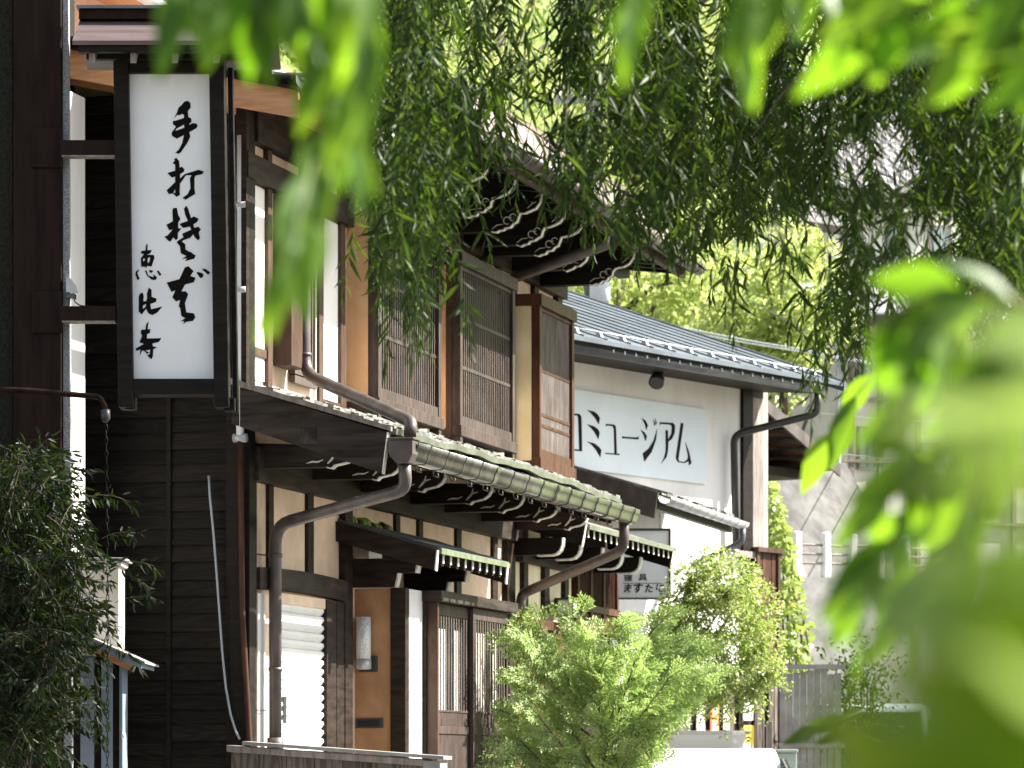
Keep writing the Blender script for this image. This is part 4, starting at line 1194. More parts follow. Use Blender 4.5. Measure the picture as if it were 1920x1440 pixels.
# square lantern
ls = B.S(1040, .05); lz = 2.22
ln = thing('square_lantern', B.P(ls, .1, lz), 'small square black-framed lantern under the right eaves', 'lamp')
def lant(mb):
    a, b = ls, ls + .2
    for s in (a, b - .015):
        for o in (.06, .2):
            B.box(mb, s, s + .015, o, o + .015, lz, lz + .13)
    B.box(mb, a - .01, b + .01, .05, .225, lz + .131, lz + .148)
    B.box(mb, a - .01, b + .01, .05, .225, lz - .017, lz - .001)
one(lant, 'frame', 'metal_dark', ln)
one(lambda mb: B.box(mb, ls + .016, ls + .184, .076, .2, lz + .001, lz + .129), 'glass', 'lamp_glass', ln)
one(lambda mb: B.box(mb, ls + .05, ls + .15, 0.03, .05, lz - .01, lz + .14), 'back_plate', 'metal_dark', ln)

# ------------------------------------------------------------------ neighbour with the pent roof and its hanging signboard
nb = thing('neighbour_house', B.P(4.4, -2, GZ), 'dark narrow house with a pent roof between the townhouse and the white hall', 'house')
one(lambda mb: B.box(mb, 3.12, 4.8, -2.5, -.02, GZ, 3.3), 'wall', 'wood_dark', nb)
one(lambda mb: B.box(mb, 4.801, 6.15, -2.5, -.42, GZ, 3.3), 'plaster_wall', 'plaster_white', nb)
def dwin(mb):
    a, b = 3.16, 4.75
    for s in (a, a + .5, a + 1.0, b - .05):
        B.box(mb, s, s + .06, -.01, .05, 2.15, 2.75)
    for zz in (2.12, 2.3, 2.75):
        B.box(mb, a - .05, b + .05, -.01, .055, zz, zz + .06)
w = one(dwin, 'window', 'wood_red', nb)
one(lambda mb: B.box(mb, 3.2, 4.7, -.012, .02, 2.32, 2.74), 'pane', 'glass_dark', w)
def dlat(mb):
    for i in range(26):
        s = 3.24 + i * .056
        B.box(mb, s, s + .012, .021, .036, 2.36, 2.74)
one(dlat, 'lattice', 'wood_red', w)
one(lambda mb: B.box(mb, 3.16, 4.75, -.01, .03, 2.185, 2.295), 'panel', 'wood_red', w)
one(lambda mb: B.along(mb, 3.5, 5.0, [(0, 2.02), (.5, 1.86), (.5, 1.83), (0, 1.99)]), 'awning', 'roof_blue', nb)
DF = Frame((-0.278, 32.4), (0.26, 1.0))
d0, d1 = 2.83, 6.59
ZD = 3.45
pr = one(lambda mb: DF.along(mb, d0, d1, [(-.65, ZD + .5), (.97, ZD), (.97, ZD - .03), (-.65, ZD + .44)]), 'pent_roof', 'roof_lichen', nb)
one(lambda mb: DF.along(mb, d0 - .04, d0, [(-.65, ZD + .53), (.97, ZD + .02), (.93, ZD - .22), (-.65, ZD + .28)]), 'barge_board', 'gutter_brown', pr)
one(lambda mb: DF.along(mb, d0, d1, [(.86, ZD - .01), (.92, ZD - .03), (.92, ZD - .12), (.86, ZD - .12)]), 'fascia', 'wood_black', pr)
one(lambda mb: DF.along(mb, d0, d1, [(-.05, ZD + .29), (.86, ZD - .0), (.86, ZD - .05), (-.05, ZD + .21)]), 'soffit', 'wood_black', pr)
for k in range(16):
    s = d0 + .1 + k * .235
    one(lambda mb: DF.along(mb, s, s + .2, [(-.6, ZD + .49), (.98, ZD + .012), (.98, ZD + .03 + .012 * (k % 3)), (-.6, ZD + .53)]), 'shingle_row', 'roof_lichen', pr)
hg = MB(); halfround(DF, hg, d0 - .02, d1 + .05, 1.03, ZD - .02, .065)
gg = hg.build('gutter', 'metal_grey', nb)
s = d0 + .2
while s < d1:
    one(lambda mb: strip(mb, s, s + .02, [(1.03 + .067 * math.cos(math.pi + math.pi * k / 8), ZD - .02 + .067 * math.sin(math.pi + math.pi * k / 8)) for k in range(9)], .004, DF), 'hook', 'metal_grey', gg)
    s += .38
one(lambda mb: mb.tube(bend([DF.P(d1, 1.03, ZD - .07), DF.P(d1, 1.03, ZD - .22), DF.P(d1 + .02, .5, ZD - .45)], .06), .035, 10), 'downpipe', 'gutter_grey', nb)

YG = 34.9
hs_ = thing('hanging_shop_sign', at(1197, 1120, YG), 'square white bedding shop sign hanging on a chain under the pent roof', 'sign')
def rb_poly(px0, px1, py0, py1, Y, r):
    pts = [at(px0, py0, Y), at(px1, py0, Y)]
    for k in range(6):
        t = math.pi / 2 * k / 5
        pts.append(at(px1 - r + r * math.cos(t), py1 - r + r * math.sin(t), Y))
    for k in range(6):
        t = math.pi / 2 * k / 5
        pts.append(at(px0 + r - r * math.sin(t), py1 - r + r * math.cos(t), Y))
    return pts
dv = Vector((0, .09, 0))
bd = one(lambda mb: mb.prism(rb_poly(1133, 1254, 995, 1121, YG, 14), [p + dv for p in rb_poly(1133, 1254, 995, 1121, YG, 14)]), 'board', 'sign_acrylic', hs_)
fo, fi = rb_poly(1130.5, 1258, 990.5, 1124, YG, 15), rb_poly(1133.2, 1253.8, 995.2, 1120.8, YG, 13.5)
def rim(mb):
    n = len(fo)
    for i in range(n):
        j = (i + 1) % n
        o0, o1, i0, i1 = fo[i], fo[j], fi[i], fi[j]
        e = Vector((0, -.012, 0)); d = Vector((0, .1, 0))
        mb.poly([o0 + e, o1 + e, i1 + e, i0 + e]); mb.poly([o0 + e, o1 + e, o1 + d, o0 + d]); mb.poly([i0 + e, i1 + e, i1 + d, i0 + d]); mb.poly([o0 + d, o1 + d, i1 + d, i0 + d])
one(rim, 'rim', 'metal_dark', hs_)
def chain2(mb):
    for k in range(7):
        c = at(1237, 989 - k * 4.2, YG + .04); ring = []
        for j in range(9):
            t = 2 * math.pi * j / 8
            ring.append(c + (Vector((.008 * math.cos(t), 0, .013 * math.sin(t))) if k % 2 else Vector((0, .008 * math.cos(t), .013 * math.sin(t)))))
        mb.tube(ring, .003, 4, cap=False)
one(chain2, 'chain', 'metal_dark', hs_)


def text3d(body, px, py, Y, h_px, par, m='ink', name='lettering', shear=0.0, bold=0.0, dy=0.0, sxx=1.0, rot=0.0):
    cu = bpy.data.curves.new('lettering_curve', 'FONT')
    cu.body = body; cu.size = 1.0; cu.extrude = 0.004; cu.align_x = 'LEFT'; cu.shear = shear; cu.offset = bold
    tmp = bpy.data.objects.new('lettering_curve', cu); COL.objects.link(tmp)
    dg = bpy.context.evaluated_depsgraph_get()
    me = bpy.data.meshes.new_from_object(tmp.evaluated_get(dg))
    bpy.data.objects.remove(tmp); bpy.data.curves.remove(cu)
    co = np.array([v.co for v in me.vertices])
    hgt = co[:, 1].max() - co[:, 1].min()
    k = h_px / FPX * Y / hgt
    o0 = at(px, py, Y) - ROOT[par]
    cr_, sr_ = math.cos(rot), math.sin(rot)
    for v in me.vertices:
        x, y, z = v.co
        x = (x - co[:, 0].min()) * k * sxx; y = (y - co[:, 1].min()) * k
        v.co = (o0.x + x * cr_ - y * sr_, o0.y - .001 - (z + .004) * .3, o0.z + x * sr_ + y * cr_)
    me.materials.clear(); me.materials.append(MATS[m])
    o = bpy.data.objects.new(name, me); COL.objects.link(o); o.parent = par; ROOT[o] = ROOT[par]
    return o


text3d('寝', 1170, 1090, YG - .001, 13, bd, bold=.004, sxx=1.25)
text3d('具', 1197, 1089, YG - .001, 12.5, bd, bold=.004, sxx=1.25)
for ch, px, h in (('ま', 1170, 17), ('す', 1188, 18), ('た', 1209, 15.5), ('に', 1230, 15)):
    text3d(ch, px, 1112 - (px - 1170) * .03, YG - .001, h, bd, bold=.02, shear=.1)
one(lambda mb: mb.box(at(1168, 0, YG).x, at(1241, 0, YG).x, YG - .003, YG - .001, at(0, 1094.2, YG).z, at(0, 1093.2, YG).z), 'rule', 'metal_dark', bd)

# ------------------------------------------------------------------ white hall turned towards us
mu = thing('white_hall', M.P(-2, -3, GZ), 'white plastered hall with a blue-grey metal roof and a painted name board', 'hall')
zc = M.Z(1303, 700, .5)
wl_ = M.S(1388, 0)
one(lambda mb: M.box(mb, -4.3, wl_, -5, 0, GZ, zc + .1), 'wall', 'plaster_white', mu)
sb0, sb1 = M.S(1058, .03) - .9, M.S(1325, .03)
zt_, zb_2 = M.Z(1325, 768, .03), M.Z(1325, 908, .03)
nbd = one(lambda mb: M.box(mb, sb0, sb1, .001, .03, zb_2, zt_), 'name_board', 'sign_blue', mu)
G_mu = [[(-60,190),(120,200),(150,235),(155,330),(162,740),(-60,718),(-60,700),(122,715),(108,260),(95,225),(-60,212)],
        [(235,145),(330,165),(385,205),(418,262),(402,352),(350,260),(290,190)], [(235,352),(330,375),(390,420),(415,468),(397,565),(340,460),(290,400)],
        [(230,598),(340,625),(400,670),(440,722),(425,822),(355,710),(295,640)],
        [(505,345),(615,352),(645,375),(652,440),(662,770),(705,775),(700,795),(500,775),(495,758),(510,762),(630,770),(620,420),(605,378),(525,368),(508,380)],
        [(740,520),(760,528),(955,540),(980,522),(972,570),(760,550),(742,558)],
        [(1022,260),(1070,290),(1110,362),(1088,430),(1065,345)], [(1008,430),(1060,465),(1097,522),(1075,592),(1050,510)],
        [(1185,280),(1218,345),(1208,375)], [(1210,262),(1238,325),(1228,352)],
        [(1245,415),(1225,580),(1165,745),(1060,888),(1037,770),(1120,700),(1190,590)],
        [(1283,318),(1470,330),(1500,365),(1495,470),(1460,560),(1405,598),(1400,720),(1380,820),(1300,915),(1345,830),(1368,730),(1365,435),(1398,435),(1402,575),(1450,480),(1455,385),(1440,358),(1300,345),(1285,362)],
        [(1585,330),(1622,338),(1550,850),(1560,882),(1640,890),(1685,850),(1688,800),(1650,610),(1700,740),(1738,910),(1702,942),(1695,880),(1645,908),(1545,895),(1512,840)]]
brush('name_lettering', G_mu, 1070, 750, 7.68, lambda x, y: M.onplane(x, y, .031), nbd, th=M.n * .004)
# eaves, gutter, roof
og, zg = .8, M.Z(1303, 690, .8)
te = M.S(1537, og)
hg = MB(); halfround(M, hg, -4.6, te, og, zg + .02, .065)
mg = hg.build('gutter', 'gutter_grey', mu)
one(lambda mb: M.box(mb, -4.6, te, og - .1, og - .066, zg - .03, zg + .1), 'fascia', 'gutter_grey', mu)
one(lambda mb: M.along(mb, -4.6, te + .1, [(0, zg + .02), (og - .1, zg - .03), (og - .1, zg), (0, zg + .05)]), 'soffit', 'wood_dark', mu)
for k in range(26):
    t = -3.9 + k * .205
    if t < te:
        one(lambda mb: M.box(mb, t, t + .02, og + .055, og + .075, zg + .0, zg + .03), 'hook', 'metal_grey', mg)
PM = .345
tr = te + .3
mrz = lambda o: zg + .11 + PM * (.88 - o)
mr_ = one(lambda mb: M.along(mb, -5.0, tr, [(.92, mrz(.92)), (-4.2, mrz(-4.2)), (-4.2, mrz(-4.2) - .1), (.92, mrz(.92) - .045)]), 'roof', 'roof_blue', mu)
k = 0
while -4.9 + k * .42 < tr:
    t = -4.9 + k * .42
    one(lambda mb: M.along(mb, t, t + .014, [(.91, mrz(.91) + .001), (.91, mrz(.91) + .014), (-4.2, mrz(-4.2) + .014), (-4.2, mrz(-4.2) + .001)]), 'seam', 'roof_blue', mr_)
    k += 1
one(lambda mb: mb.tube([M.P(-5, .75, mrz(.75) + .045), M.P(tr, .75, mrz(.75) + .045)], .01, 8), 'snow_rail', 'metal_grey', mr_)
for k in range(17):
    t = -4.4 + k * .42
    if t < tr:
        one(lambda mb: mb.prism([M.P(t, .71, mrz(.71)), M.P(t + .05, .71, mrz(.71)), M.P(t + .05, .79, mrz(.79)), M.P(t, .79, mrz(.79))],
                                [M.P(t + .012, .74, mrz(.75) + .05), M.P(t + .038, .74, mrz(.75) + .05), M.P(t + .038, .76, mrz(.75) + .05), M.P(t + .012, .76, mrz(.75) + .05)]), 'snow_guard', 'metal_grey', mr_)
one(lambda mb: M.along(mb, tr, tr + .04, [(.93, mrz(.93) + .02), (-4.2, mrz(-4.2) + .02), (-4.2, mrz(-4.2) - .16), (.93, mrz(.93) - .1)]), 'barge_board', 'gutter_grey', mr_)
one(lambda mb: M.box(mb, wl_, M.S(1412, .04), -.3, .04, GZ, zg + .03), 'corner_post', 'wood_black', mu)
one(lambda mb: M.box(mb, M.S(1412, .02) + .002, M.S(1431, .02), -.3, .02, M.Z(1420, 1032, .02), zg - .05), 'corner_boards', 'wood_weathered', mu)
one(lambda mb: M.box(mb, M.S(1431, .0) + .002, M.S(1440, .0), -.3, .0, M.Z(1420, 1034, .02), M.Z(1435, 735, .0)), 'side_wall_edge', 'concrete_pale', mu)
one(lambda mb: M.box(mb, wl_ - .35, M.S(1420, .08), .041, .08, M.Z(1390, 1045, .05), M.Z(1390, 1033, .05)), 'base_rail', 'wood_weathered', mu)
def mpipe(mb):
    p = [M.P(te - .04, og, zg - .03), M.P(te - .04, og, M.Z(1530, 775, og)), M.onplane(1376, 815, .1), M.onplane(1380, 1030, .1)]
    mb.tube(bend(p, .1), .04, 12)
one(mpipe, 'downpipe', 'pipe_dark', mu)
# small roof running down behind the corner, red-brown boards below it
ta, za = M.S(1418, -.1), M.Z(1418, 733, -.1)
tb, zb = M.S(1575, -.1), M.Z(1575, 872, -.1)
def lean(mb, dz0, dz1, oa, ob, a=0.0, b=1.0):
    P = M.P
    s0, s1 = ta + (tb - ta) * a, ta + (tb - ta) * b
    q0, q1 = za + (zb - za) * a, za + (zb - za) * b
    mb.hexa([P(s0, oa, q0 - dz1), P(s1, oa, q1 - dz1), P(s1, ob, q1 - dz1), P(s0, ob, q0 - dz1), P(s0, oa, q0 - dz0), P(s1, oa, q1 - dz0), P(s1, ob, q1 - dz0), P(s0, ob, q0 - dz0)])
lrf = one(lambda mb: lean(mb, 0, .04, -3.0, -.12), 'side_roof', 'roof_slate', mu)
one(lambda mb: lean(mb, -.01, .13, -.118, -.09), 'barge_board', 'gutter_brown', lrf)
one(lambda mb: lean(mb, .041, .06, -2.9, -.121), 'soffit', 'wood_red', lrf)
for k in range(8):
    one(lambda mb: lean(mb, .061, .1, -2.9, -.125, k / 8 + .02, k / 8 + .05), 'rafter', 'wood_dark', lrf)
one(lambda mb: M.box(mb, M.S(1440, -.3), tb - .1, -3.0, -.5, zb - .15, zb - .05), 'tie_beam', 'wood_dark', mu)
one(lambda mb: M.box(mb, M.S(1441, -.3), tb - .2, -3.0, -2.9, GZ, za - .5), 'side_wall', 'wood_dark', mu)
# boarded panel at the corner foot
pa, pb_ = M.S(1420, .1), M.S(1464, .1)
pz0, pz1 = M.Z(1440, 1260, .1), M.Z(1440, 1036, .1)
bp_ = one(lambda mb: [M.box(mb, pa, pa + .06, .02, .1, pz0, pz1), M.box(mb, pb_ - .05, pb_, .02, .1, pz0, pz1), M.box(mb, pa - .02, pb_ + .03, .02, .13, pz1, pz1 + .05)], 'panel_frame', 'wood_brown', mu)
one(lambda mb: [M.box(mb, pa + .062 + k * (pb_ - pa - .114) / 4, pa + .058 + (k + 1) * (pb_ - pa - .114) / 4, .03, .07 + .006 * (k % 2), pz0, pz1 - .002) for k in range(4)], 'boards', 'wood_red', bp_)

sp = thing('spot_lamp', M.onplane(1235, 705, .25), 'black spot lamp under the metal eaves above the name board', 'lamp')
def spotm(mb):
    c = M.onplane(1232, 712, .28)
    d = (M.u * -.75 + M.n * .3 + Vector((0, 0, -.6))).normalized()
    pts = [c - d * .11, c - d * .08, c - d * .02, c + d * .06, c + d * .075]
    mb.tube(pts, [.02, .055, .075, .082, .07], 14)
one(spotm, 'head', 'metal_dark', sp)
one(lambda mb: mb.tube(bend([M.onplane(1243, 688, .3), M.onplane(1243, 700, .3), M.onplane(1236, 708, .28)], .02), .018, 8), 'bracket', 'metal_dark', sp)

# ------------------------------------------------------------------ plank fence with old enamel signs
PF = Frame((X_(1226, 37.2), 37.2), (0.62, 1.0))
pw = PF.S(1474, 0)
ztop = PF.Z(1350, 1255, 0)
fn = thing('plank_fence', PF.P(pw / 2, 0, GZ), 'tall grey vertical plank fence hung with enamel signs', 'fence')
def pl(mb):
    n = int(pw / .13)
    for i in range(n):
        a, b = pw * i / n, pw * (i + 1) / n - .006
        PF.box(mb, a, b, -.03, .006 * (i % 3), GZ, ztop + .01 * (i % 2))
one(pl, 'planks', 'fence_boards', fn)
for i in range(9):
    s = pw * (i + .5) / 9
    one(lambda mb: PF.box(mb, s - .016, s + .016, .013, .04, GZ, ztop - .02), 'batten', 'wood_dark', fn)
for zz in (.55, 1.2, 1.75):
    one(lambda mb: PF.box(mb, 0, pw, -.07, -.031, zz, zz + .08), 'rail', 'wood_dark', fn)
def plate(name, label, px0, px1, py0, py1, m, shape='rect', extra=None, cat='sign'):
    o = .05
    t = thing(name, PF.P(PF.S((px0 + px1) / 2, o), o, PF.Z((px0 + px1) / 2, py1, o)), label, cat, 'enamel signs on the plank fence')
    if shape == 'oval':
        ring = [PF.onplane((px0 + px1) / 2 + (px1 - px0) / 2 * math.cos(2 * math.pi * k / 24), (py0 + py1) / 2 + (py1 - py0) / 2 * math.sin(2 * math.pi * k / 24), o) for k in range(24)]
    else:
        ring = [PF.onplane(x, y, o) for x, y in ((px0, py0), (px1, py0), (px1, py1), (px0, py1))]
    pl_ = one(lambda mb: mb.prism(ring, [p + PF.n * .012 for p in ring]), 'plate', m, t)
    for nm, mm, pp in (extra or []):
        r2_ = [PF.onplane(x, y, o + .0125) for x, y in pp]
        one(lambda mb: mb.prism(r2_, [p + PF.n * .003 for p in r2_]), nm, mm, t)
    return t
rect = lambda a, b, c, d: [(a, c), (b, c), (b, d), (a, d)]
oval = lambda cx, cy, rx, ry: [(cx + rx * math.cos(2 * math.pi * k / 16), cy + ry * math.sin(2 * math.pi * k / 16)) for k in range(16)]
plate('enamel_sign', 'red bordered white enamel sign, leftmost on the plank fence', 1231, 1241, 1358, 1399, 'sign_red', extra=[('field', 'white_paint', rect(1233, 1239, 1366, 1396))])
plate('enamel_sign', 'red sign with a white round mark next to the oval sign', 1243, 1254, 1346, 1398, 'sign_red', extra=[('field', 'white_paint', rect(1245, 1252, 1362, 1392)), ('disc', 'white_paint', oval(1248.5, 1353, 3, 4))])
plate('enamel_sign', 'yellow oval enamel sign on the plank fence', 1261, 1281, 1349, 1401, 'sign_yellow', 'oval', [('field', 'white_paint', rect(1266, 1279, 1362, 1378)), ('mark', 'sign_red', rect(1267, 1278, 1367, 1369)), ('mark', 'sign_red', rect(1271, 1273, 1358, 1381)), ('mark', 'sign_red', rect(1266, 1279, 1377, 1379)), ('mark', 'sign_orange', [(1270, 1397), (1278, 1384), (1275, 1398)])])
plate('enamel_sign', 'slim white sign with navy blocks beside the oval sign', 1286, 1291, 1328, 1404, 'white_paint', extra=[('mark', 'sign_navy', rect(1287, 1290, 1330, 1348)), ('mark', 'metal_dark', rect(1286, 1291, 1361, 1372)), ('mark', 'sign_navy', rect(1287, 1290, 1378, 1402))])
plate('enamel_sign', 'plain tall white enamel sign under the red lantern', 1305, 1320, 1326, 1370, 'white_paint')
plate('enamel_sign', 'tall orange enamel sign with white shapes', 1331, 1346, 1318, 1383, 'sign_orange', extra=[('border', 'sign_red', rect(1331, 1333, 1319, 1382)), ('mark', 'white_paint', rect(1336, 1344, 1325, 1336)), ('mark', 'white_paint', oval(1340, 1360, 5, 8)), ('mark', 'white_paint', oval(1340, 1374, 5.5, 7))])
plate('enamel_sign', 'white enamel sign half under the hanging flowers', 1355, 1366, 1318, 1368, 'white_paint')
plate('enamel_sign', 'blank white enamel sign hanging above the yellow one', 1392, 1411, 1300, 1351, 'white_paint')
plate('enamel_sign', 'yellow rectangular enamel sign with black strokes and red foot', 1393, 1412, 1360, 1407, 'sign_yellow', extra=[('field', 'white_paint', rect(1394, 1411, 1394, 1405)), ('foot', 'sign_red', rect(1394, 1411, 1405.2, 1407)), ('mark', 'ink', [(1396, 1386), (1402, 1380), (1404, 1380), (1409, 1386), (1407, 1386), (1403, 1383), (1398, 1387)]), ('mark', 'ink', rect(1399, 1407, 1375, 1376.5)), ('mark', 'ink', rect(1402, 1403.5, 1361, 1368)), ('mark', 'ink', [(1399, 1391), (1401, 1387), (1406, 1387), (1405, 1391)])])
rl = thing('red_lantern', PF.onplane(1318, 1326, .3), 'round red lamp with a white rim hanging on the plank fence', 'lamp')
lc = PF.onplane(1318, 1312, .25)
one(lambda mb: mb.lathe(lc, [(.0, -.045), (.055, -.035), (.08, .0), (.08, .05), (.04, .08)], 20), 'glass', 'lamp_red', rl)
one(lambda mb: mb.lathe(lc, [(.085, -.075), (.125, -.07), (.125, -.045), (.06, -.04)], 20), 'rim', 'white_paint', rl)
one(lambda mb: mb.tube([lc + Vector((0, 0, .06)), lc + Vector((0, 0, .09)), lc - PF.n * .24 + Vector((0, 0, .12))], .012, 6), 'arm', 'metal_dark', rl)
gp = MB(); gx = X_(1443, 36.5); gp.box(gx - .03, gx + .03, 36.5, 36.56, GZ, at(0, 1352, 36.5).z)
tag(gp.build('gate_post', 'wood_weathered', bevel=.006), 'pale squared timber post at the right end of the plank fence', 'post')

# wooden screen further right, refuse bin
ws = thing('board_screen', (X_(1500, 39), 39.2, GZ), 'weathered grey board screen beside the vines', 'fence')
mb = MB()
for k in range(9):
    x = X_(1462, 39) + k * .072
    mb.box(x, x + .066, 39 + .01 * (k % 2), 39.03 + .01 * (k % 2), GZ, at(0, 1252 + (k * 37) % 13, 39).z)
mb.build('boards', 'concrete_pale', ws)
for y in (1255, 1402):
    one(lambda m: m.box(X_(1460, 39), X_(1585, 39), 38.95, 39.0, at(0, y, 39).z, at(0, y - 9, 39).z), 'rail', 'concrete_pale', ws)
bn = thing('refuse_bin', (X_(1473, 36), 36, GZ), 'pale green lidded bin beside the gate post', 'bin')
one(lambda mb: mb.prism([(X_(1456, 36), 35.8, GZ), (X_(1488, 36), 35.8, GZ), (X_(1488, 36), 36.1, GZ), (X_(1456, 36), 36.1, GZ)],
                        [(X_(1453, 36), 35.78, at(0, 1412, 36).z), (X_(1491, 36), 35.78, at(0, 1412, 36).z), (X_(1491, 36), 36.12, at(0, 1412, 36).z), (X_(1453, 36), 36.12, at(0, 1412, 36).z)]), 'body', 'bin_green', bn, .01)
one(lambda mb: mb.box(X_(1451, 36), X_(1493, 36), 35.76, 36.14, at(0, 1411, 36).z, at(0, 1405, 36).z), 'lid', 'bin_green', bn, .01)

# ------------------------------------------------------------------ cars
def car(name, label, pos, yaw, L, W, H, m, van=False, group=None, crown=.04):
    """local x forwards, y across"""
    t = thing(name, pos, label, 'van' if van else 'car', group)
    c, s_ = math.cos(yaw), math.sin(yaw)
    T = lambda x, y, z: Vector((pos[0] + x * c - y * s_, pos[1] + x * s_ + y * c, pos[2] + z))
    h = L / 2; w = W / 2
    if van:
        body = [(-h, .25), (-h, .95), (-h + .04, 1.0), (h - .35, 1.0), (h - .05, .85), (h, .7), (h, .25), (h - .2, .2), (-h + .2, .2)]
        ring = [(-h + .02, 1.0, .97), (-h + .1, H - .06, .86), (-h + .3, H, .82), (h - 1.0, H, .82), (h - .75, H - .05, .84), (h - .32, 1.0, .97)]
    else:
        body = [(-h, .3), (-h + .03, .72), (-h + .12, .8), (-h + .7, .84), (h - 1.1, .84), (h - .25, .72), (h - .03, .6), (h, .3), (h - .2, .2), (-h + .2, .2)]
        ring = [(-h + .25, .83, .93), (-h + .9, H - .04, .74), (-h + 1.15, H, .7), (h - 2.0 - crown, H, .7), (h - 1.75, H - crown, .76), (h - 1.0, .83, .93)]
    def bod(mb):
        mb.prism([T(x, -w, z) for x, z in body], [T(x, w, z) for x, z in body])
    bo = one(bod, 'body', m, t, .05)
    def cab(mb):
        mb.prism([T(x, -w * k, z) for x, z, k in ring], [T(x, w * k, z) for x, z, k in ring])
    ca = one(cab, 'cabin', m, t, .035)
    (xa, za, ka), (xb, zb, kb) = ring[0], ring[1]
    (xc, zc_, kc), (xd, zd, kd) = ring[4], ring[5]
    def quad(mb, pts, nrm, d=.012):
        q = [T(*p) + nrm * .004 for p in pts]
        mb.prism(q, [p + nrm * d for p in q])
    fx = T(1, 0, 0) - T(0, 0, 0); fy = T(0, 1, 0) - T(0, 0, 0)
    lerp = lambda a, b, t_: a + (b - a) * t_
    for (x0, z0, k0), (x1, z1, k1), nr, nm in (((xd, zd, kd), (xc, zc_, kc), fx, 'windscreen'), ((xa, za, ka), (xb, zb, kb), -fx, 'rear_window')):
        a, b = .08, .92
        pts = []
        for tt, sg in ((a, -1), (a, 1), (b, 1), (b, -1)):
            pts.append((lerp(x0, x1, tt), sg * w * lerp(k0, k1, tt) * .9, lerp(z0, z1, tt)))
        one(lambda mb: quad(mb, pts, (nr + Vector((0, 0, .5))).normalized()), nm, 'glass_dark', ca)
    for sg in (-1, 1):
        for u0_, u1_ in ((.12, .47), (.53, .9)):
            pts = []
            for uu, tt in ((u0_, .1), (u1_, .1), (u1_ - .03, .85), (u0_ + .03, .85)):
                lo = (lerp(xa, xd, uu), za, ka); hi = (lerp(xb, xc, uu), zb, kb)
                pts.append((lerp(lo[0], hi[0], tt), sg * w * lerp(lo[2], hi[2], tt) * 1.0, lerp(lo[1], hi[1], tt)))
            one(lambda mb: quad(mb, pts, (fy * sg + Vector((0, 0, .25))).normalized()), 'side_window', 'glass_dark', ca)
        for x in (h - .75, -h + .75):
            wh_ = one(lambda mb: mb.tube([T(x, sg * (w - .16), .29), T(x, sg * (w + .01), .29)], .29, 22), 'wheel', 'rubber', t, .02)
            one(lambda mb: mb.tube([T(x, sg * (w - .05), .29), T(x, sg * (w + .016), .29)], .18, 18), 'rim', 'metal_grey', wh_)
        hz = .68 if van else .58
        one(lambda mb: mb.hexa([T(h - .05, sg * w * .62, hz), T(h + .012, sg * w * .62, hz), T(h + .012, sg * w * .9, hz), T(h - .05, sg * w * .9, hz),
                                T(h - .08, sg * w * .62, hz + .12), T(h - .0, sg * w * .62, hz + .12), T(h - .0, sg * w * .9, hz + .12), T(h - .08, sg * w * .9, hz + .12)]), 'headlight', 'lamp_glass', t)
        one(lambda mb: mb.hexa([T(xd - .1, sg * w * .97, zd + .05), T(xd + .02, sg * w * .97, zd + .05), T(xd + .02, sg * (w + .15), zd + .05), T(xd - .1, sg * (w + .15), zd + .05),
                                T(xd - .1, sg * w * .97, zd + .16), T(xd + .02, sg * w * .97, zd + .16), T(xd + .02, sg * (w + .15), zd + .16), T(xd - .1, sg * (w + .15), zd + .16)]), 'door_mirror', m, t, .02)
    one(lambda mb: mb.hexa([T(h - .06, -w * .5, .38), T(h + .012, -w * .5, .38), T(h + .012, w * .5, .38), T(h - .06, w * .5, .38), T(h - .06, -w * .5, .52), T(h + .008, -w * .5, .52), T(h + .008, w * .5, .52), T(h - .06, w * .5, .52)]), 'grille', 'metal_dark', t)
    return t


cyaw = math.atan2(-1.0, -0.26)
car('parked_car', 'low white car parked below the flowering shrub', (X_(1342, 34.2), 34.2, GZ), cyaw + .25, 3.9, 1.6, 1.26, 'car_white', crown=.2, group='parked cars')
car('parked_car', 'white estate car standing close before the enamel signs', (X_(1328, 36.1), 36.1, GZ), cyaw + .6, 1.9, 1.2, 1.44, 'car_white', group='parked cars')
car('parked_van', 'pale blue van half hidden by blurred leaves', (X_(1650, 43.5), 44.2, GZ), cyaw + .12, 3.3, 1.5, 1.83, 'car_pale_blue', True)

# ------------------------------------------------------------------ behind: retaining wall, railing, flats, roofs, pole
rw = thing('retaining_wall', (X_(1520, 54), 54, GZ), 'sloping grey concrete retaining wall behind the vines', 'wall')
RF = Frame((X_(1330, 53), 53), (1.0, 0.75))
def rwm(mb):
    # battered slope: foot at o = 2.2, head at o = 0, falling away at the right end
    s1, s2 = RF.S(1585, 0), RF.S(1690, 0)
    zt, zf = RF.Z(1585, 868, 0), 3.0
    P = RF.P
    a = [P(-3, 2.2, GZ), P(-3, 1.9, zf), P(-3, 0, zt), P(-3, -2, zt), P(-3, -2, GZ)]
    b = [P(s1, 2.2, GZ), P(s1, 1.9, zf), P(s1, 0, zt), P(s1, -2, zt), P(s1, -2, GZ)]
    c = [P(s2, 2.2, GZ), P(s2, 1.9, zf - .3), P(s2, .4, zf + .3), P(s2, -2, zf + .3), P(s2, -2, GZ)]
    mb.prism(a, b); mb.prism(b, c)
one(rwm, 'slope', 'concrete', rw)
QF = Frame((X_(1300, 48), 48), (1.0, 0.55))
qa, qb = QF.S(1300, 0), QF.S(1760, 0)
zq = QF.Z(1545, 1083, 0)
mb = MB(); QF.box(mb, qa, qb, -.4, 0, GZ, zq)
tag(mb.build('parapet_wall', 'concrete_pale'), 'low pale concrete wall under the post and pipe railing', 'wall')
rg = thing('railing', QF.P(QF.S(1545, 0), -.15, zq), 'railing of white concrete posts with three pipes on the parapet', 'railing')
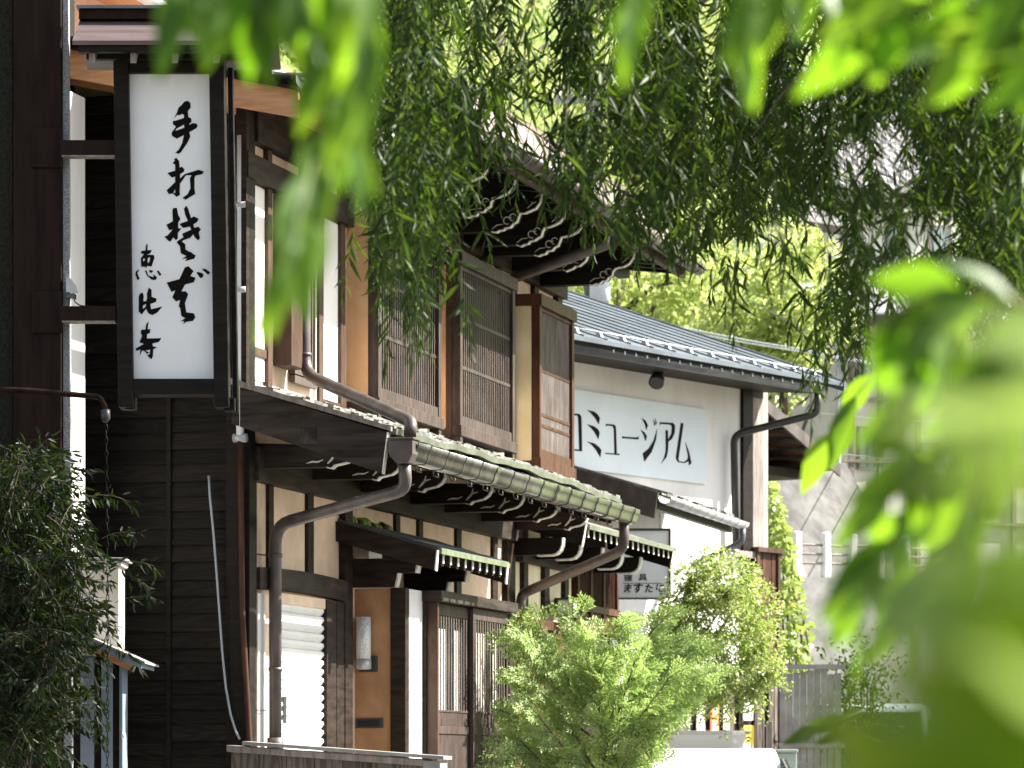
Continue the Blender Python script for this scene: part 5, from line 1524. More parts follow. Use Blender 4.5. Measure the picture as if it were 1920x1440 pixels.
hq = QF.Z(1552, 998, -.1) - zq
for px in (1440, 1497, 1552, 1601, 1652, 1700):
    s = QF.S(px, -.1)
    one(lambda mb: QF.box(mb, s - .055, s + .055, -.2, -.09, zq, zq + hq), 'post', 'plaster_white', rg, .02)
for f in (.32, .52, .72):
    one(lambda mb: mb.tube([QF.P(qa, -.145, zq + hq * f), QF.P(qb, -.145, zq + hq * f)], .016, 8), 'pipe', 'wood_weathered', rg)

ap = thing('apartment_house', (X_(1620, 62), 64, GZ), 'beige rendered house with brown posts on the right behind the hall', 'house')
AF = Frame((X_(1590, 60), 60), (1.0, 0.45))
az = lambda px, py: AF.Z(px, py, 0)
ax0, ax1 = 0.0, AF.S(2150, 0)
ztop = az(1600, 640)
one(lambda mb: AF.box(mb, ax0, ax1, -2.2, 0, GZ, ztop + .4), 'wall', 'plaster_ivory', ap)
for px in (1594, 1650, 1720, 1800, 1900):
    s = AF.S(px, 0)
    one(lambda mb: AF.box(mb, s - .04, s + .04, .002, .05, 2.0, ztop + .38), 'post', 'wood_weathered', ap)
for zz in (ztop - .95, ztop - 1.95, ztop - 2.9):
    one(lambda mb: AF.box(mb, AF.S(1566, 0), ax1, .003, .07, zz, zz + .05), 'band', 'wood_weathered', ap)
for px0, px1, py0, py1 in ((1606, 1632, 664, 716), (1606, 1640, 800, 880), (1720, 1770, 690, 760), (1720, 1770, 830, 900)):
    w = one(lambda mb: AF.box(mb, AF.S(px0, 0), AF.S(px1, 0), .002, .05, az(px0, py1), az(px0, py0)), 'window', 'wood_weathered', ap)
    pm = (AF.S(px0, 0) + AF.S(px1, 0)) / 2
    for qa_, qb_ in ((AF.S(px0, 0) + .04, pm - .015), (pm + .015, AF.S(px1, 0) - .04)):
        one(lambda mb: AF.box(mb, qa_, qb_, .0505, .056, az(px0, py1) + .04, az(px0, py0) - .04), 'pane', 'glass_pale', w)
one(lambda mb: mb.tube([AF.P(AF.S(1566, 0), .1, ztop + .3), AF.P(AF.S(1566, 0), .1, 2)], .04, 8), 'downpipe', 'metal_grey', ap)
one(lambda mb: AF.along(mb, ax0 - .4, ax1, [(.5, ztop + .3), (.5, ztop + .42), (-1.1, ztop + 1.05), (-2.7, ztop + .42), (-2.7, ztop + .3), (-1.1, ztop + .9)]), 'roof', 'roof_tile', ap)
one(lambda mb: AF.box(mb, ax0 - .4, ax1, .501, .54, ztop + .2, ztop + .38), 'fascia', 'wood_dark', ap)

def tiled_house(name, label, px0, px1, py_eave, py_ridge, Y, wallm='plaster_white', slant=.5, run=3.5, depth=6):
    H = Frame((X_(px0, Y), Y), (1.0, slant))
    t = thing(name, H.P(2, -3, GZ), label, 'house', 'tiled houses on the slope')
    L_ = H.S(px1, 0)
    z0, z1 = H.Z(px0, py_eave, 0), H.Z((px0 + px1) / 2, py_ridge, -run)
    one(lambda mb: H.box(mb, .4, L_ - .4, -2 * run + .8, -.8, GZ, z0 + .1), 'wall', wallm, t)
    for k in range(3):
        s = L_ * (.2 + .27 * k)
        w = one(lambda mb: H.box(mb, s, s + L_ * .13, -.799, -.75, z0 - 1.5, z0 - .5), 'window', 'wood_weathered', t)
        one(lambda mb: H.box(mb, s + .06, s + L_ * .13 - .06, -.749, -.74, z0 - 1.44, z0 - .56), 'pane', 'glass_pale', w)
    def rf(mb):
        n = max(6, int(L_ / .3)); rows = 14
        P = H.P
        for r in range(rows):
            a, b = r / rows, (r + 1) / rows + .01
            oa, ob = -run * a, -run * b
            q0, q1 = z0 + (z1 - z0) * a + .05, z0 + (z1 - z0) * b
            for i in range(n):
                xa, xb = L_ * i / n, L_ * (i + 1) / n
                xm = xb - .08
                mb.poly([P(xa, oa, q0), P(xm, oa, q0), P(xm, ob, q1), P(xa, ob, q1)])
                mb.poly([P(xm, oa, q0), P(xm + .02, oa, q0 + .06), P(xm + .02, ob, q1 + .06), P(xm, ob, q1)])
                mb.poly([P(xm + .02, oa, q0 + .06), P(xb, oa, q0 + .06), P(xb, ob, q1 + .06), P(xm + .02, ob, q1 + .06)])
                mb.poly([P(xb, oa, q0 + .06), P(xb, oa, q0), P(xb, ob, q1), P(xb, ob, q1 + .06)])
                mb.poly([P(xa, oa, q0 - .05), P(xb, oa, q0 - .05), P(xb, oa, q0 + .06), P(xa, oa, q0 + .03)])
    r_ = one(rf, 'roof', 'roof_tile', t)
    one(lambda mb: H.along(mb, 0, L_, [(-run, z1), (-run - .1, z1 + .1), (-2 * run, z0), (-2 * run, z0 - .1)]), 'rear_slope', 'roof_tile', r_)
    one(lambda mb: H.box(mb, 0, L_, -.1, .03, z0 - .16, z0 - .01), 'eave_board', 'wood_dark', r_)
    one(lambda mb: mb.tube([H.P(0, -run, z1 + .1), H.P(L_, -run, z1 + .1)], .16, 10), 'ridge', 'roof_tile', r_)
    return t


tiled_house('tiled_house', 'white-walled house with a sunlit tiled roof high on the slope at right', 1550, 1860, 350, 165, 78)
tiled_house('tiled_house', 'low house with a pale roof band showing below the willow', 1190, 1520, 425, 372, 88, 'plaster_white', .2, 3.0)
tiled_house('tiled_house', 'small bright white house in a gap of the willow right of the middle', 1478, 1600, 408, 372, 74, 'plaster_white', 1.0, 1.4)

po = thing('utility_pole', (X_(1112, 55), 55, GZ), 'concrete utility pole with grey transformer drums behind the townhouse roof', 'pole')
YP = 55.0
pl_ = one(lambda mb: mb.tube([(X_(1112, YP), YP, GZ), (X_(1112, YP), YP, at(0, 140, YP).z)], [.17, .11], 14), 'mast', 'concrete', po)
for px, y0, y1 in ((1124, 500, 572), (1150, 470, 520)):
    tr_ = one(lambda mb: mb.lathe((X_(px, YP), YP - .3, at(0, y1, YP).z), [(.12, 0), (.15, .02), (.15, (y1 - y0) / FPX * YP - .05), (.1, (y1 - y0) / FPX * YP)], 18), 'transformer', 'insulator', po)
    one(lambda mb: mb.lathe((X_(px, YP), YP - .3, at(0, y0, YP).z), [(.03, 0), (.045, .03), (.03, .06), (.045, .09), (.02, .14)], 10), 'bushing', 'white_paint', tr_)
one(lambda mb: mb.box(X_(1040, YP), X_(1180, YP), YP - .2, YP - .12, at(0, 197, YP).z, at(0, 188, YP).z), 'cross_arm', 'metal_grey', po)
for px in (1045, 1070, 1090, 1140, 1170):
    one(lambda mb: mb.lathe((X_(px, YP), YP - .16, at(0, 188, YP).z), [(.03, 0), (.06, .03), (.035, .07), (.055, .1), (.02, .16)], 10), 'insulator', 'white_paint', po)
def wire(label, pts, Y0, Y1, r, m):
    P = []
    n = len(pts)
    for i, (x, y) in enumerate(pts):
        P.append(at(x, y, Y0 + (Y1 - Y0) * i / (n - 1)))
    mb = MB(); mb.tube(P, r, 6)
    tag(mb.build('power_line', m), label, 'cable', 'overhead cables')
wire('thick white cable sagging over the metal roof of the hall', [(1060, 575), (1160, 590), (1280, 615), (1400, 638), (1500, 655), (1640, 682)], 54, 46, .012, 'pipe_white')
wire('second pale cable just below the thick white one', [(1060, 580), (1160, 597), (1280, 621), (1400, 643), (1500, 659), (1640, 684)], 54.2, 46.2, .008, 'pipe_white')
wire('pale blue wire slanting down before the beige house', [(1400, 560), (1480, 605), (1560, 650), (1650, 712)], 56, 50, .008, 'roof_blue')
wire('thin pale wire crossing the beige wall low on the right', [(1540, 775), (1640, 785), (1760, 790)], 58, 52, .008, 'pipe_white')
wire('lowest pale wire in front of the beige wall', [(1530, 845), (1640, 858), (1760, 862)], 58, 52, .008, 'pipe_white')

rh = thing('rear_house', B.P(0, -5, GZ), 'house with a new timber eave and pale gutter just seen above the signboard roof', 'house')
one(lambda mb: B.box(mb, -3.8, 3.0, -8.2, -8.05, GZ, 7.2), 'wall', 'plaster_cream', rh)
one(lambda mb: B.box(mb, -3.8, 3.0, -3.35, -3.2, 5.6, 7.2), 'wall', 'plaster_cream', rh)
rr3 = one(lambda mb: B.along(mb, -4.3, 3.4, [(-2.5, 7.0), (-2.5, 7.1), (-5.7, 8.2), (-8.9, 7.1), (-8.9, 7.0), (-5.7, 8.1)]), 'roof', 'roof_slate', rh)
one(lambda mb: B.along(mb, -4.3, 3.4, [(-2.5, 6.96), (-2.5, 6.998), (-5.7, 8.098), (-5.7, 8.06)]), 'soffit', 'wood_new', rr3)
one(lambda mb: B.along(mb, -4.34, -4.301, [(-2.48, 6.93), (-2.48, 7.11), (-5.7, 8.22), (-8.9, 7.11), (-8.9, 6.93), (-5.7, 8.0)]), 'barge_board', 'wood_new', rr3)
hg = MB(); halfround(B, hg, -4.35, 3.4, -2.42, 7.0, .07)
hg.build('gutter', 'gutter_white', rh)
# ------------------------------------------------------------------ planting
def rn(a, b, n=None):
    return NP.uniform(a, b, n)


def leafset(name, P, D, L, W, m, parent, seg=1, curl=0.1, N=None):
    P = np.asarray(P, float); D = np.asarray(D, float)
    n = len(P)
    if N is None: N = rnd_dirs(n)
    V, F = leaves(P, D, N, np.asarray(L, float), np.asarray(W, float), seg, curl)
    return quadmesh(name, V, F, m, parent)


# ---- willow: trunk beside the street to the right, strands hanging across the view
wil = thing('willow_tree', (5.2, 15.5, GZ), 'weeping willow with dark green strands hanging across the top of the view', 'tree')
def wtrunk(mb):
    mb.tube([(5.2, 15.5, GZ), (5.15, 15.45, .8), (5.0, 15.4, 2.2), (4.7, 15.2, 3.6), (4.3, 15.0, 4.8)], [.34, .27, .24, .22, .18], 12)
one(wtrunk, 'trunk', 'bark', wil)
for k, (e, h) in enumerate((((-1.6, 13.4), 5.7), ((-.6, 15.4), 5.9), ((.6, 13.2), 5.5), ((1.4, 16.2), 6.0), ((2.6, 13.6), 5.6), ((3.6, 17.0), 6.1), ((5.6, 12.8), 6.0), ((6.6, 16.8), 6.2))):
    a = Vector((4.6, 15.15, 4.2)); b = Vector((e[0], e[1], h))
    m_ = (a + b) / 2 + Vector((0, 0, .9))
    pts = [a * (1 - t) ** 2 + m_ * 2 * t * (1 - t) + b * t * t for t in [i / 8 for i in range(9)]]
    one(lambda mb: mb.tube(pts, [.12 - .011 * i for i in range(9)], 7), 'limb', 'bark', wil)

bot = [(640, 330), (690, 430), (720, 540), (770, 670), (800, 660), (830, 480), (862, 560), (880, 400), (930, 350), (990, 390), (1030, 430), (1060, 400), (1100, 450), (1150, 480), (1190, 520), (1240, 470), (1290, 500),
       (1340, 610), (1400, 560), (1450, 500), (1490, 520), (1530, 640), (1580, 760), (1620, 700), (1660, 600), (1720, 560), (1780, 620), (1850, 690), (1930, 720), (2100, 600), (3100, 200)]
bx_, by_ = zip(*bot)
dens = [(640, .2), (690, 1.0), (770, 1.15), (840, 1.1), (880, .85), (1000, .85), (1050, .95), (1140, .9), (1200, 1.35), (1300, 1.5), (1480, 1.4), (1560, 1.2), (1620, .9), (1720, .95), (1780, 1.7), (1950, 1.6), (2100, .9), (2700, .7)]
dx_, dy_ = zip(*dens)
gaps = [(1740, 420, 60, 40), (1600, 300, 30, 60), (1330, 500, 26, 40), (1180, 330, 30, 22), (1250, 230, 18, 40), (1290, 380, 22, 24), (1520, 520, 34, 26), (1690, 285, 46, 70), (1660, 250, 30, 60), (1540, 440, 52, 60), (1370, 452, 40, 26), (1470, 420, 40, 22), (1640, 420, 30, 40), (1120, 60, 22, 60), (1080, 180, 40, 34), (1010, 215, 26, 30), (850, 95, 22, 40), (930, 60, 22, 50), (1410, 480, 40, 40), (1270, 545, 60, 40)]
twig = MB()
LP, LD, LL, LW = [], [], [], []
FP, FD, FL_, FW = [], [], [], []
def strand(px, Y, ytop, ybot, loose=1.0):
    zt = EYE + (1440 - ytop) / FPX * Y; zb = EYE + (1440 - ybot) / FPX * Y
    x0 = X_(px, Y)
    n = max(3, int((zt - zb) / .12))
    ph = rn(0, 6); am = rn(.01, .05); lean = rn(-.09, .07) * loose
    pts = []
    for i in range(n + 1):
        t = i / n; z = zt + (zb - zt) * t
        pts.append(Vector((x0 + am * math.sin(ph + 3.2 * z) + lean * (zt - z) + .03 * t * t * math.sin(ph), Y + am * math.cos(ph + 2.6 * z), z)))
    vis = 500 < px < 2050
    twig.tube(pts, [.0021 - .0014 * i / n for i in range(n + 1)], 3, cap=False)
    step = .0165 if vis else .035
    z = zt
    k = 0
    L_ = (zt - zb)
    az = rn(0, 6.28)
    while z > zb - .01:
        t = (zt - z) / L_
        i = min(int(t * n), n - 1); w = t * n - i
        p = pts[i].lerp(pts[i + 1], min(w, 1.0))
        az += 2.4 + rn(-.4, .4)
        pitch = rn(.3, 1.15) if t < .97 else rn(.0, .3)
        d = (math.cos(az) * math.sin(pitch), math.sin(az) * math.sin(pitch), -math.cos(pitch))
        z -= step * rn(.6, 1.4)
        pxx = 960 + p.x / p.y * FPX; pyy = 1440 - (p.z - EYE) / p.y * FPX
        skip = False
        for gx, gy, rx, ry in gaps:
            q = ((pxx - gx) / rx) ** 2 + ((pyy - gy) / ry) ** 2
            if q < 1 and rn(0, 1) < .9: skip = True
        if skip: continue
        l = rn(.065, .13) * (1.0 if t < .92 else .75); wd = l * rn(.12, .165)
        (LP if vis else FP).append(p); (LD if vis else FD).append(d); (LL if vis else FL_).append(l); (LW if vis else FW).append(wd)
NS = 540
cum = np.cumsum(np.interp(np.arange(640, 2700), dx_, dy_)); cum /= cum[-1]
GR = []
for k in range(84):
    px = 640 + np.searchsorted(cum, rn(0, 1))
    GR.append((px, rn(12.6, 17.0), np.interp(px, bx_, by_) - abs(NP.normal(0, 1)) * 140, rn(8, 26)))
for k in range(NS):
    gx0, gy0, gb, gw = GR[NP.integers(0, len(GR))]
    px = gx0 + NP.normal(0, gw)
    if px < 672: continue
    yb = min(gb + NP.normal(0, 45), np.interp(px, bx_, by_) + 30) - abs(NP.normal(0, 30))
    ytop = rn(-420, -160)
    if yb < ytop + 60: yb = ytop + 60
    strand(px, gy0 + NP.normal(0, .25), ytop, yb)
# side sprays that end in view, springing from short branchlets
for k in range(330):
    px = 640 + np.searchsorted(cum, rn(0, 1))
    if px > 1950: continue
    Y = rn(12.6, 16.5)
    yb = np.interp(px, bx_, by_) * rn(.3, 1.0)
    strand(px, Y, yb - rn(90, 240), yb, rn(1.0, 7.0))
for px, yb in ((772, 650), (786, 690), (765, 600), (792, 560), (838, 650), (745, 520), (700, 470), (1290, 470), (1345, 640), (1352, 600), (1588, 770), (1600, 800), (1572, 700), (1480, 560)):
    strand(px, rn(12.6, 14.5), -200, yb)
mbt = twig.build('branchlets', 'twig_green', wil)
leafset('foliage', LP, LD, LL, LW, 'leaf_willow', wil, seg=3, curl=.22)
leafset('foliage', FP, FD, FL_, FW, 'leaf_willow', wil, seg=1, curl=.1)
n = 9500                               # the crown over the limbs
P = np.stack([rn(-2.2, 6.8, n), rn(11.6, 18.0, n), rn(4.5, 6.6, n)], 1)
fr_ = EYE + 1560 / FPX * P[:, 1]
P = P[(P[:, 2] > fr_) & (P[:, 0] > -.18 * P[:, 1] + .6)]
n = len(P)
D = rnd_dirs(n); D[:, 2] -= .9
leafset('foliage', P, D, rn(.08, .13, n), rn(.014, .022, n), 'leaf_willow', wil)
n = 4200                               # unseen leaves added over the street to shade the left shrub and shop
P = np.stack([rn(1.9, 6.2, n), rn(20.6, 23.7, n), rn(5.75, 8.6, n)], 1)
leafset('foliage', P, rnd_dirs(n), rn(.14, .22, n), rn(.04, .06, n), 'leaf_willow', wil)
one(lambda mb: mb.tube([(5.0, 15.4, 2.2), (5.3, 17.5, 4.6), (4.9, 20.0, 6.4), (4.0, 22.2, 7.2)], [.16, .13, .1, .04], 8), 'limb', 'bark', wil)  # limb added to carry the unseen shading leaves
# bare twig crossing the dark part of the crown
one(lambda mb: mb.tube([at(x, y, 13.2) for x, y in ((1590, 50), (1560, 100), (1525, 135), (1490, 150), (1455, 190), (1435, 225), (1410, 255))], [.006, .006, .005, .005, .004, .003, .002], 6), 'limb', 'bark', wil)

# ---- blurred sprays right in front of the camera
def spray(name, label, Y, paths, lpx, wratio, step, m='leaf_front', tw='twig_green', spread=.75, seed=1, flat=.5, twr=.0016):
    r = np.random.default_rng(seed)
    c = paths[0][0]
    t = thing(name, at(c[0], c[1], Y), label, 'branch', 'blurred leafy sprays hanging near the camera' if name == 'leafy_spray' else 'broad-leaved twigs reaching in from the right')
    tm = MB(); P, D, L, W, N = [], [], [], [], []
    for path in paths:
        pts = [at(x, y, Y + dy) for x, y, dy in path]
        one(lambda mb: mb.tube(pts, twr, 5), 'twig', tw, t)
        for a, b in zip(pts, pts[1:]):
            seg = (b - a); l = seg.length; d = seg.normalized()
            k = 0.0
            while k < l:
                p = a + d * k
                sgn = 1 if r.random() < .5 else -1
                ang = r.uniform(.25, 1.0) * spread * sgn
                side = Vector((d.z, 0, -d.x))
                v = d * math.cos(ang) + side * math.sin(ang) + Vector((0, r.uniform(-.5, .5), -.35))
                P.append(p); D.append(v); l_ = r.uniform(*lpx) / FPX * Y
                L.append(l_); W.append(l_ * r.uniform(*wratio))
                nn = Vector((r.uniform(-.3, 1.2), -.9 + r.uniform(-.4, .4), r.uniform(.0, 1.1)))
                N.append(nn)
                k += step / FPX * Y * r.uniform(.6, 1.4)
    # the blade lies across N
    P = np.array(P); D = np.array(D); N = np.array(N)
    D /= np.linalg.norm(D, axis=1, keepdims=True)
    N = N - D * np.sum(N * D, 1, keepdims=True)
    leafset('leaves', P, D, L, W, m, t, seg=5, curl=.18, N=N)
    return t


spray('leafy_spray', 'bright blurred willow spray hanging close in front of the signboard', 3.3,
      [[(600, -200, 0), (640, 20, 0), (655, 180, .05), (645, 270, .05)],
       [(640, 60, .1), (615, 230, .1), (580, 380, .05), (540, 500, 0)],
       [(560, -160, .1), (575, 40, .12), (610, 180, .1), (640, 260, .1)],
       [(680, -200, -.1), (680, 40, -.1), (665, 180, -.1)],
       [(600, 260, .05), (560, 400, .0), (540, 520, -.05)], [(530, -180, .1), (590, 60, .1)]],
      (110, 190), (.3, .42), 30, seed=4, spread=.5)
spray('leafy_spray', 'blurred bright leaves crossing the roof of the signboard', 3.4,
      [[(345, -200, 0), (335, 10, 0)], [(430, -200, .1), (415, 0, .1)], [(480, -190, 0), (470, 40, 0)], [(550, -180, .05), (530, 20, .05)], [(385, -180, .05), (390, 0, 0)], [(460, -160, .1), (500, -20, .1)]],
      (120, 190), (.3, .42), 30, seed=8, spread=.4)
spray('leafy_spray', 'single blurred leaf strand hanging at the top middle', 3.6,
      [[(1180, -190, 0), (1185, -30, 0), (1168, 60, 0)], [(1220, -160, .1), (1200, 10, .1)]], (100, 150), (.22, .3), 46, seed=3, spread=.35)
spray('leafy_spray', 'blurred strands of bright leaves hanging at the top right', 3.5,
      [[(1430, -190, 0), (1405, 0, 0), (1392, 100, 0)], [(1490, -180, .1), (1470, 0, .1), (1455, 40, .1)], [(1560, -180, .1), (1530, -30, .1)], [(1480, -190, 0), (1520, -40, 0)]],
      (115, 185), (.24, .33), 36, seed=12, spread=.4)
spray('leafy_branch', 'broad blurred leaves filling the upper right corner', 3.2,
      [[(2100, -80, 0), (1800, -20, 0), (1660, 30, .05), (1600, 90, .1)], [(2100, 20, .1), (1850, 60, .1), (1740, 90, .1)], [(1720, -160, -.1), (1700, -20, -.1)], [(2100, 100, 0), (1900, 110, 0)], [(1860, -190, .1), (1800, -40, .1)],
       [(1620, -180, .1), (1600, -60, .1)], [(1960, -160, .05), (1880, 20, .05)], [(2060, -100, .05), (1960, 60, .05)], [(1640, -120, .05), (1760, -60, .05), (1880, -20, .05)]],
      (140, 220), (.34, .46), 46, seed=5, spread=1.1)
spray('leafy_branch', 'blurred twig of broad leaves reaching in from the right over the beige house', 3.3,
      [[(2100, 610, 0), (1900, 565, 0), (1770, 540, 0), (1690, 580, 0), (1660, 620, 0)], [(1760, 550, .05), (1740, 640, .05), (1720, 740, .1), (1680, 830, .1)],
       [(1900, 590, .1), (1840, 700, .1), (1780, 820, .1), (1720, 920, .1), (1670, 1010, .15), (1620, 1110, .15), (1590, 1180, .2)],
       [(1740, 860, .1), (1660, 930, .1)], [(1850, 760, .0), (1830, 900, .0), (1770, 1040, 0), (1700, 1130, 0), (1680, 1200, 0)],
       [(1950, 700, .1), (1850, 860, .1), (1790, 1000, .1), (1760, 1120, .1)], [(1800, 560, .1), (1790, 680, .1)], [(2000, 560, 0), (1900, 660, 0), (1850, 720, 0)]],
      (125, 195), (.36, .5), 40, tw='twig', seed=21, spread=.8, twr=.003)
# a few sharper single leaves a little farther off
spray('leafy_twig', 'sharp green leaf pair on a thin twig before the concrete slope', 7.5,
      [[(1640, 700, 0), (1590, 760, 0), (1550, 830, 0)]], (125, 140), (.34, .4), 75, seed=33, spread=.3, twr=.002)
spray('leafy_twig', 'dark leafy twig low in front of the pale blue van', 9.0,
      [[(1620, 1330, 0), (1570, 1350, 0), (1530, 1365, 0)], [(1660, 1390, 0), (1600, 1370, 0)]], (60, 90), (.3, .4), 45, m='leaf_willow', seed=36, spread=.6, twr=.002)
# very near leaves, quite out of focus
ng = thing('leafy_branch', at(1950, 1300, 1.0), 'huge out-of-focus leaves covering the lower right corner', 'branch', 'broad-leaved twigs reaching in from the right')
specs = [((2350, 820), (1740, 720), 420, .76, (.7, -.6, 1.0), 1), ((2350, 1060), (1700, 1010), 480, .8, (.7, -.6, .9), 1), ((2300, 1750), (1580, 1330), 600, .77, (.7, -.7, .6), 0), ((2300, 1180), (1700, 780), 520, .77, (.7, -.7, .9), 1), ((2250, 1600), (1610, 1180), 640, .75, (.7, -.8, .7), 0), ((2300, 1450), (1660, 1120), 620, .79, (.7, -.8, .8), 0), ((2400, 1150), (1800, 1050), 620, .78, (.7, -.7, .9), 1), ((2300, 640), (1860, 640), 300, .8, (.7, -.7, .9), 1), ((2160, 1750), (1480, 1430), 760, .72, (.7, -.8, .7), 0), ((2350, 1380), (1590, 1060), 600, .74, (.5, -.8, .9), 1), ((2300, 1000), (1660, 690), 470, .78, (.7, -.7, 1.0), 1),
         ((1900, 1850), (1570, 1250), 560, .76, (.7, -.8, .6), 0), ((2350, 1540), (1630, 1290), 640, .7, (.7, -.8, .7), 0), ((2250, 760), (1770, 560), 330, .82, (.6, -.8, .8), 1), ((2150, 1900), (1680, 1340), 760, .7, (.7, -.8, .5), 0),
         ((2300, 900), (1740, 860), 540, .73, (.6, -.7, 1.0), 1), ((2300, 1280), (1680, 960), 600, .71, (.6, -.7, 1.0), 1), ((2250, 1500), (1830, 1060), 700, .69, (.5, -.8, .8), 0), ((2300, 1650), (1720, 1400), 700, .68, (.6, -.8, .6), 0)]
for kind, mname in ((0, 'leaf_near'), (1, 'leaf_painted_sheen')):
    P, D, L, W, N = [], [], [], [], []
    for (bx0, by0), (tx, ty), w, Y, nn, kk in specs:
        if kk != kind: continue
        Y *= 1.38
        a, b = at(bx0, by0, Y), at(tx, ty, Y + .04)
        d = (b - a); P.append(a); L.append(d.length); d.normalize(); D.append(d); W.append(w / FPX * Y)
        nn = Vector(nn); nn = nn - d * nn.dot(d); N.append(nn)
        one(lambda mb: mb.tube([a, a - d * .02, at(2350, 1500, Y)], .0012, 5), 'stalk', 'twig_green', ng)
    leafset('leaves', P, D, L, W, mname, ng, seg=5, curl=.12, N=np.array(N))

# ---- shrub with compound leaves at the left edge
nan = thing('nandina_bush', (X_(60, 20.9), 20.9, GZ), 'dark feathery evergreen shrub growing up the left shop wall', 'shrub')
st = MB(); P, D, L, W = [], [], [], []
r = random.Random(2)
def frond(a, d, ln):
    d = d.normalized()
    pts = [a + d * ln * t + Vector((0, 0, -.35 * ln * t * t)) for t in (0, .25, .5, .75, 1)]
    st.tube(pts, .0022, 3, cap=False)
    for t in (.25, .4, .55, .7, .85, 1.0):
        i = min(int(t * 4), 3); p = pts[i].lerp(pts[i + 1], t * 4 - i)
        ax = (pts[i + 1] - pts[i]).normalized()
        for q in range(4 if t < 1 else 5):
            v = Vector((r.gauss(0, 1), r.gauss(0, 1), r.gauss(-.3, .8))).normalized()
            v = (ax * .8 + v).normalized()
            o = p + v * r.uniform(0, .05)
            P.append(o); D.append(v + Vector((0, 0, -.3))); l = r.uniform(.04, .075); L.append(l); W.append(l * r.uniform(.24, .32))
for k in range(620):
    t = r.random()
    py = 850 + 560 * t
    wmax = 40 + 135 * math.sin(min(1, max(0, (py - 820) / 620)) * math.pi) ** .8
    px = r.uniform(-40, wmax * .8)
    if 190 * .0 > 1: pass
    a = at(px, py, r.uniform(20.3, 21.5))
    d = Vector((r.uniform(-.4, 1.0), r.uniform(-.8, .5), r.uniform(-.4, .8)))
    frond(a, d, r.uniform(.14, .32))
for px, py, d, l in ((200, 1060, (1, -.1, .35), .28), (215, 1130, (1, 0, .5), .24), (190, 1010, (.9, -.1, .5), .22), (190, 1180, (.8, 0, -.5), .22), (170, 1240, (.3, -.2, -1), .3), (160, 1270, (.35, 0, -1), .28), (110, 900, (.9, 0, .8), .2), (60, 860, (.5, 0, 1), .2), (170, 930, (1, .0, .2), .22), (230, 1075, (1, 0, -.2), .16)):
    frond(at(px, py, 20.6), Vector(d), l)
for k in range(9):
    a = Vector((X_(r.uniform(-40, 110), 20.9), r.uniform(20.7, 21.3), GZ))
    b = at(r.uniform(0, 150), r.uniform(900, 1150), r.uniform(20.6, 21.3))
    st.tube([a, (a + b) / 2 + Vector((r.uniform(-.05, .05), 0, 0)), b], [.009, .006, .003], 6)
st.build('stems', 'bark', nan)
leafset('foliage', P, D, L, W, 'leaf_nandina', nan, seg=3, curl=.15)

# ---- soft-needled conifer before the lattice doors
cx, cy = X_(1132, 28.6), 28.6
con = thing('conifer_shrub', (cx, cy, GZ), 'loose bright green conifer with feathery plumes in front of the lattice doors', 'shrub')
st = MB(); P, D, L, W, N = [], [], [], [], []
r = random.Random(7)
st.tube([(cx, cy, GZ), (cx + .03, cy, .6), (cx - .02, cy + .02, 1.1), (cx + .04, cy, 1.5)], [.05, .04, .03, .015], 8)
def plume(a, d, ln):
    d = d.normalized()
    up = Vector((r.uniform(-.5, .5), -1, r.uniform(-.2, .8))); side = d.cross(up).normalized(); nrm = side.cross(d).normalized()
    pts = [a + d * ln * t + Vector((0, 0, -.18 * ln * t * t)) for t in (0, .33, .66, 1)]
    st.tube(pts, [.004, .003, .002, .001], 3, cap=False)
    n = int(ln / .018)
    for i in range(n):
        t = (i + .5) / n
        j = min(int(t * 3), 2); p = pts[j].lerp(pts[j + 1], t * 3 - j)
        sg = 1 if i % 2 else -1
        tl = (.11 * (1 - t) + .025) * r.uniform(.7, 1.2)
        td = (d * .75 + side * sg * .75 + nrm * r.uniform(-.15, .15)).normalized()
        m = max(2, int(tl / .012))
        for q in range(m):
            pp = p + td * tl * q / m
            s2 = 1 if q % 2 else -1
            v = td * .8 + td.cross(nrm) * s2 * .6 + nrm * r.uniform(-.25, .25)
            P.append(pp); D.append(v); l = r.uniform(.026, .044); L.append(l); W.append(l * .42); N.append(nrm + Vector((r.uniform(-.4, .4), r.uniform(-.4, .4), r.uniform(-.4, .4))))
tips = [(1085, 1150), (1010, 1170), (985, 1190), (1165, 1175), (1230, 1165), (1270, 1195), (1300, 1215), (1312, 1262), (1280, 1295), (1235, 1340), (1255, 1270), (985, 1265), (965, 1340), (955, 1410), (1000, 1440), (1040, 1230), (1120, 1260), (1190, 1240), (1060, 1330), (1140, 1350), (1200, 1310), (1000, 1330), (1110, 1190), (1180, 1400), (1080, 1430), (1200, 1405), (1000, 1420), (1270, 1225), (972, 1385), (1150, 1430)]
for tx, ty in tips:
    b = at(tx, ty, cy + r.uniform(-.55, .5)); a = Vector((cx + r.uniform(-.03, .03), cy, max(.2, min(1.35, b.z - .55))))
    mid = (a + b) / 2 + Vector((0, 0, -.06))
    st.tube([a, mid, b], [.014, .009, .004], 5)
    dirn = (b - a).normalized()
    for q in range(17):
        t = .25 + .75 * q / 16
        p = a * (1 - t) ** 2 + mid * 2 * t * (1 - t) + b * t * t
        plume(p, Vector((dirn.x * 1.5 + r.uniform(-.7, .7), dirn.y + r.uniform(-.7, .5), dirn.z * .45 + r.uniform(-.2, .4))), r.uniform(.18, .34))
st.build('branches', 'bark', con)
leafset('foliage', P, D, L, W, 'leaf_conifer', con, seg=1, curl=.1, N=np.array(N))

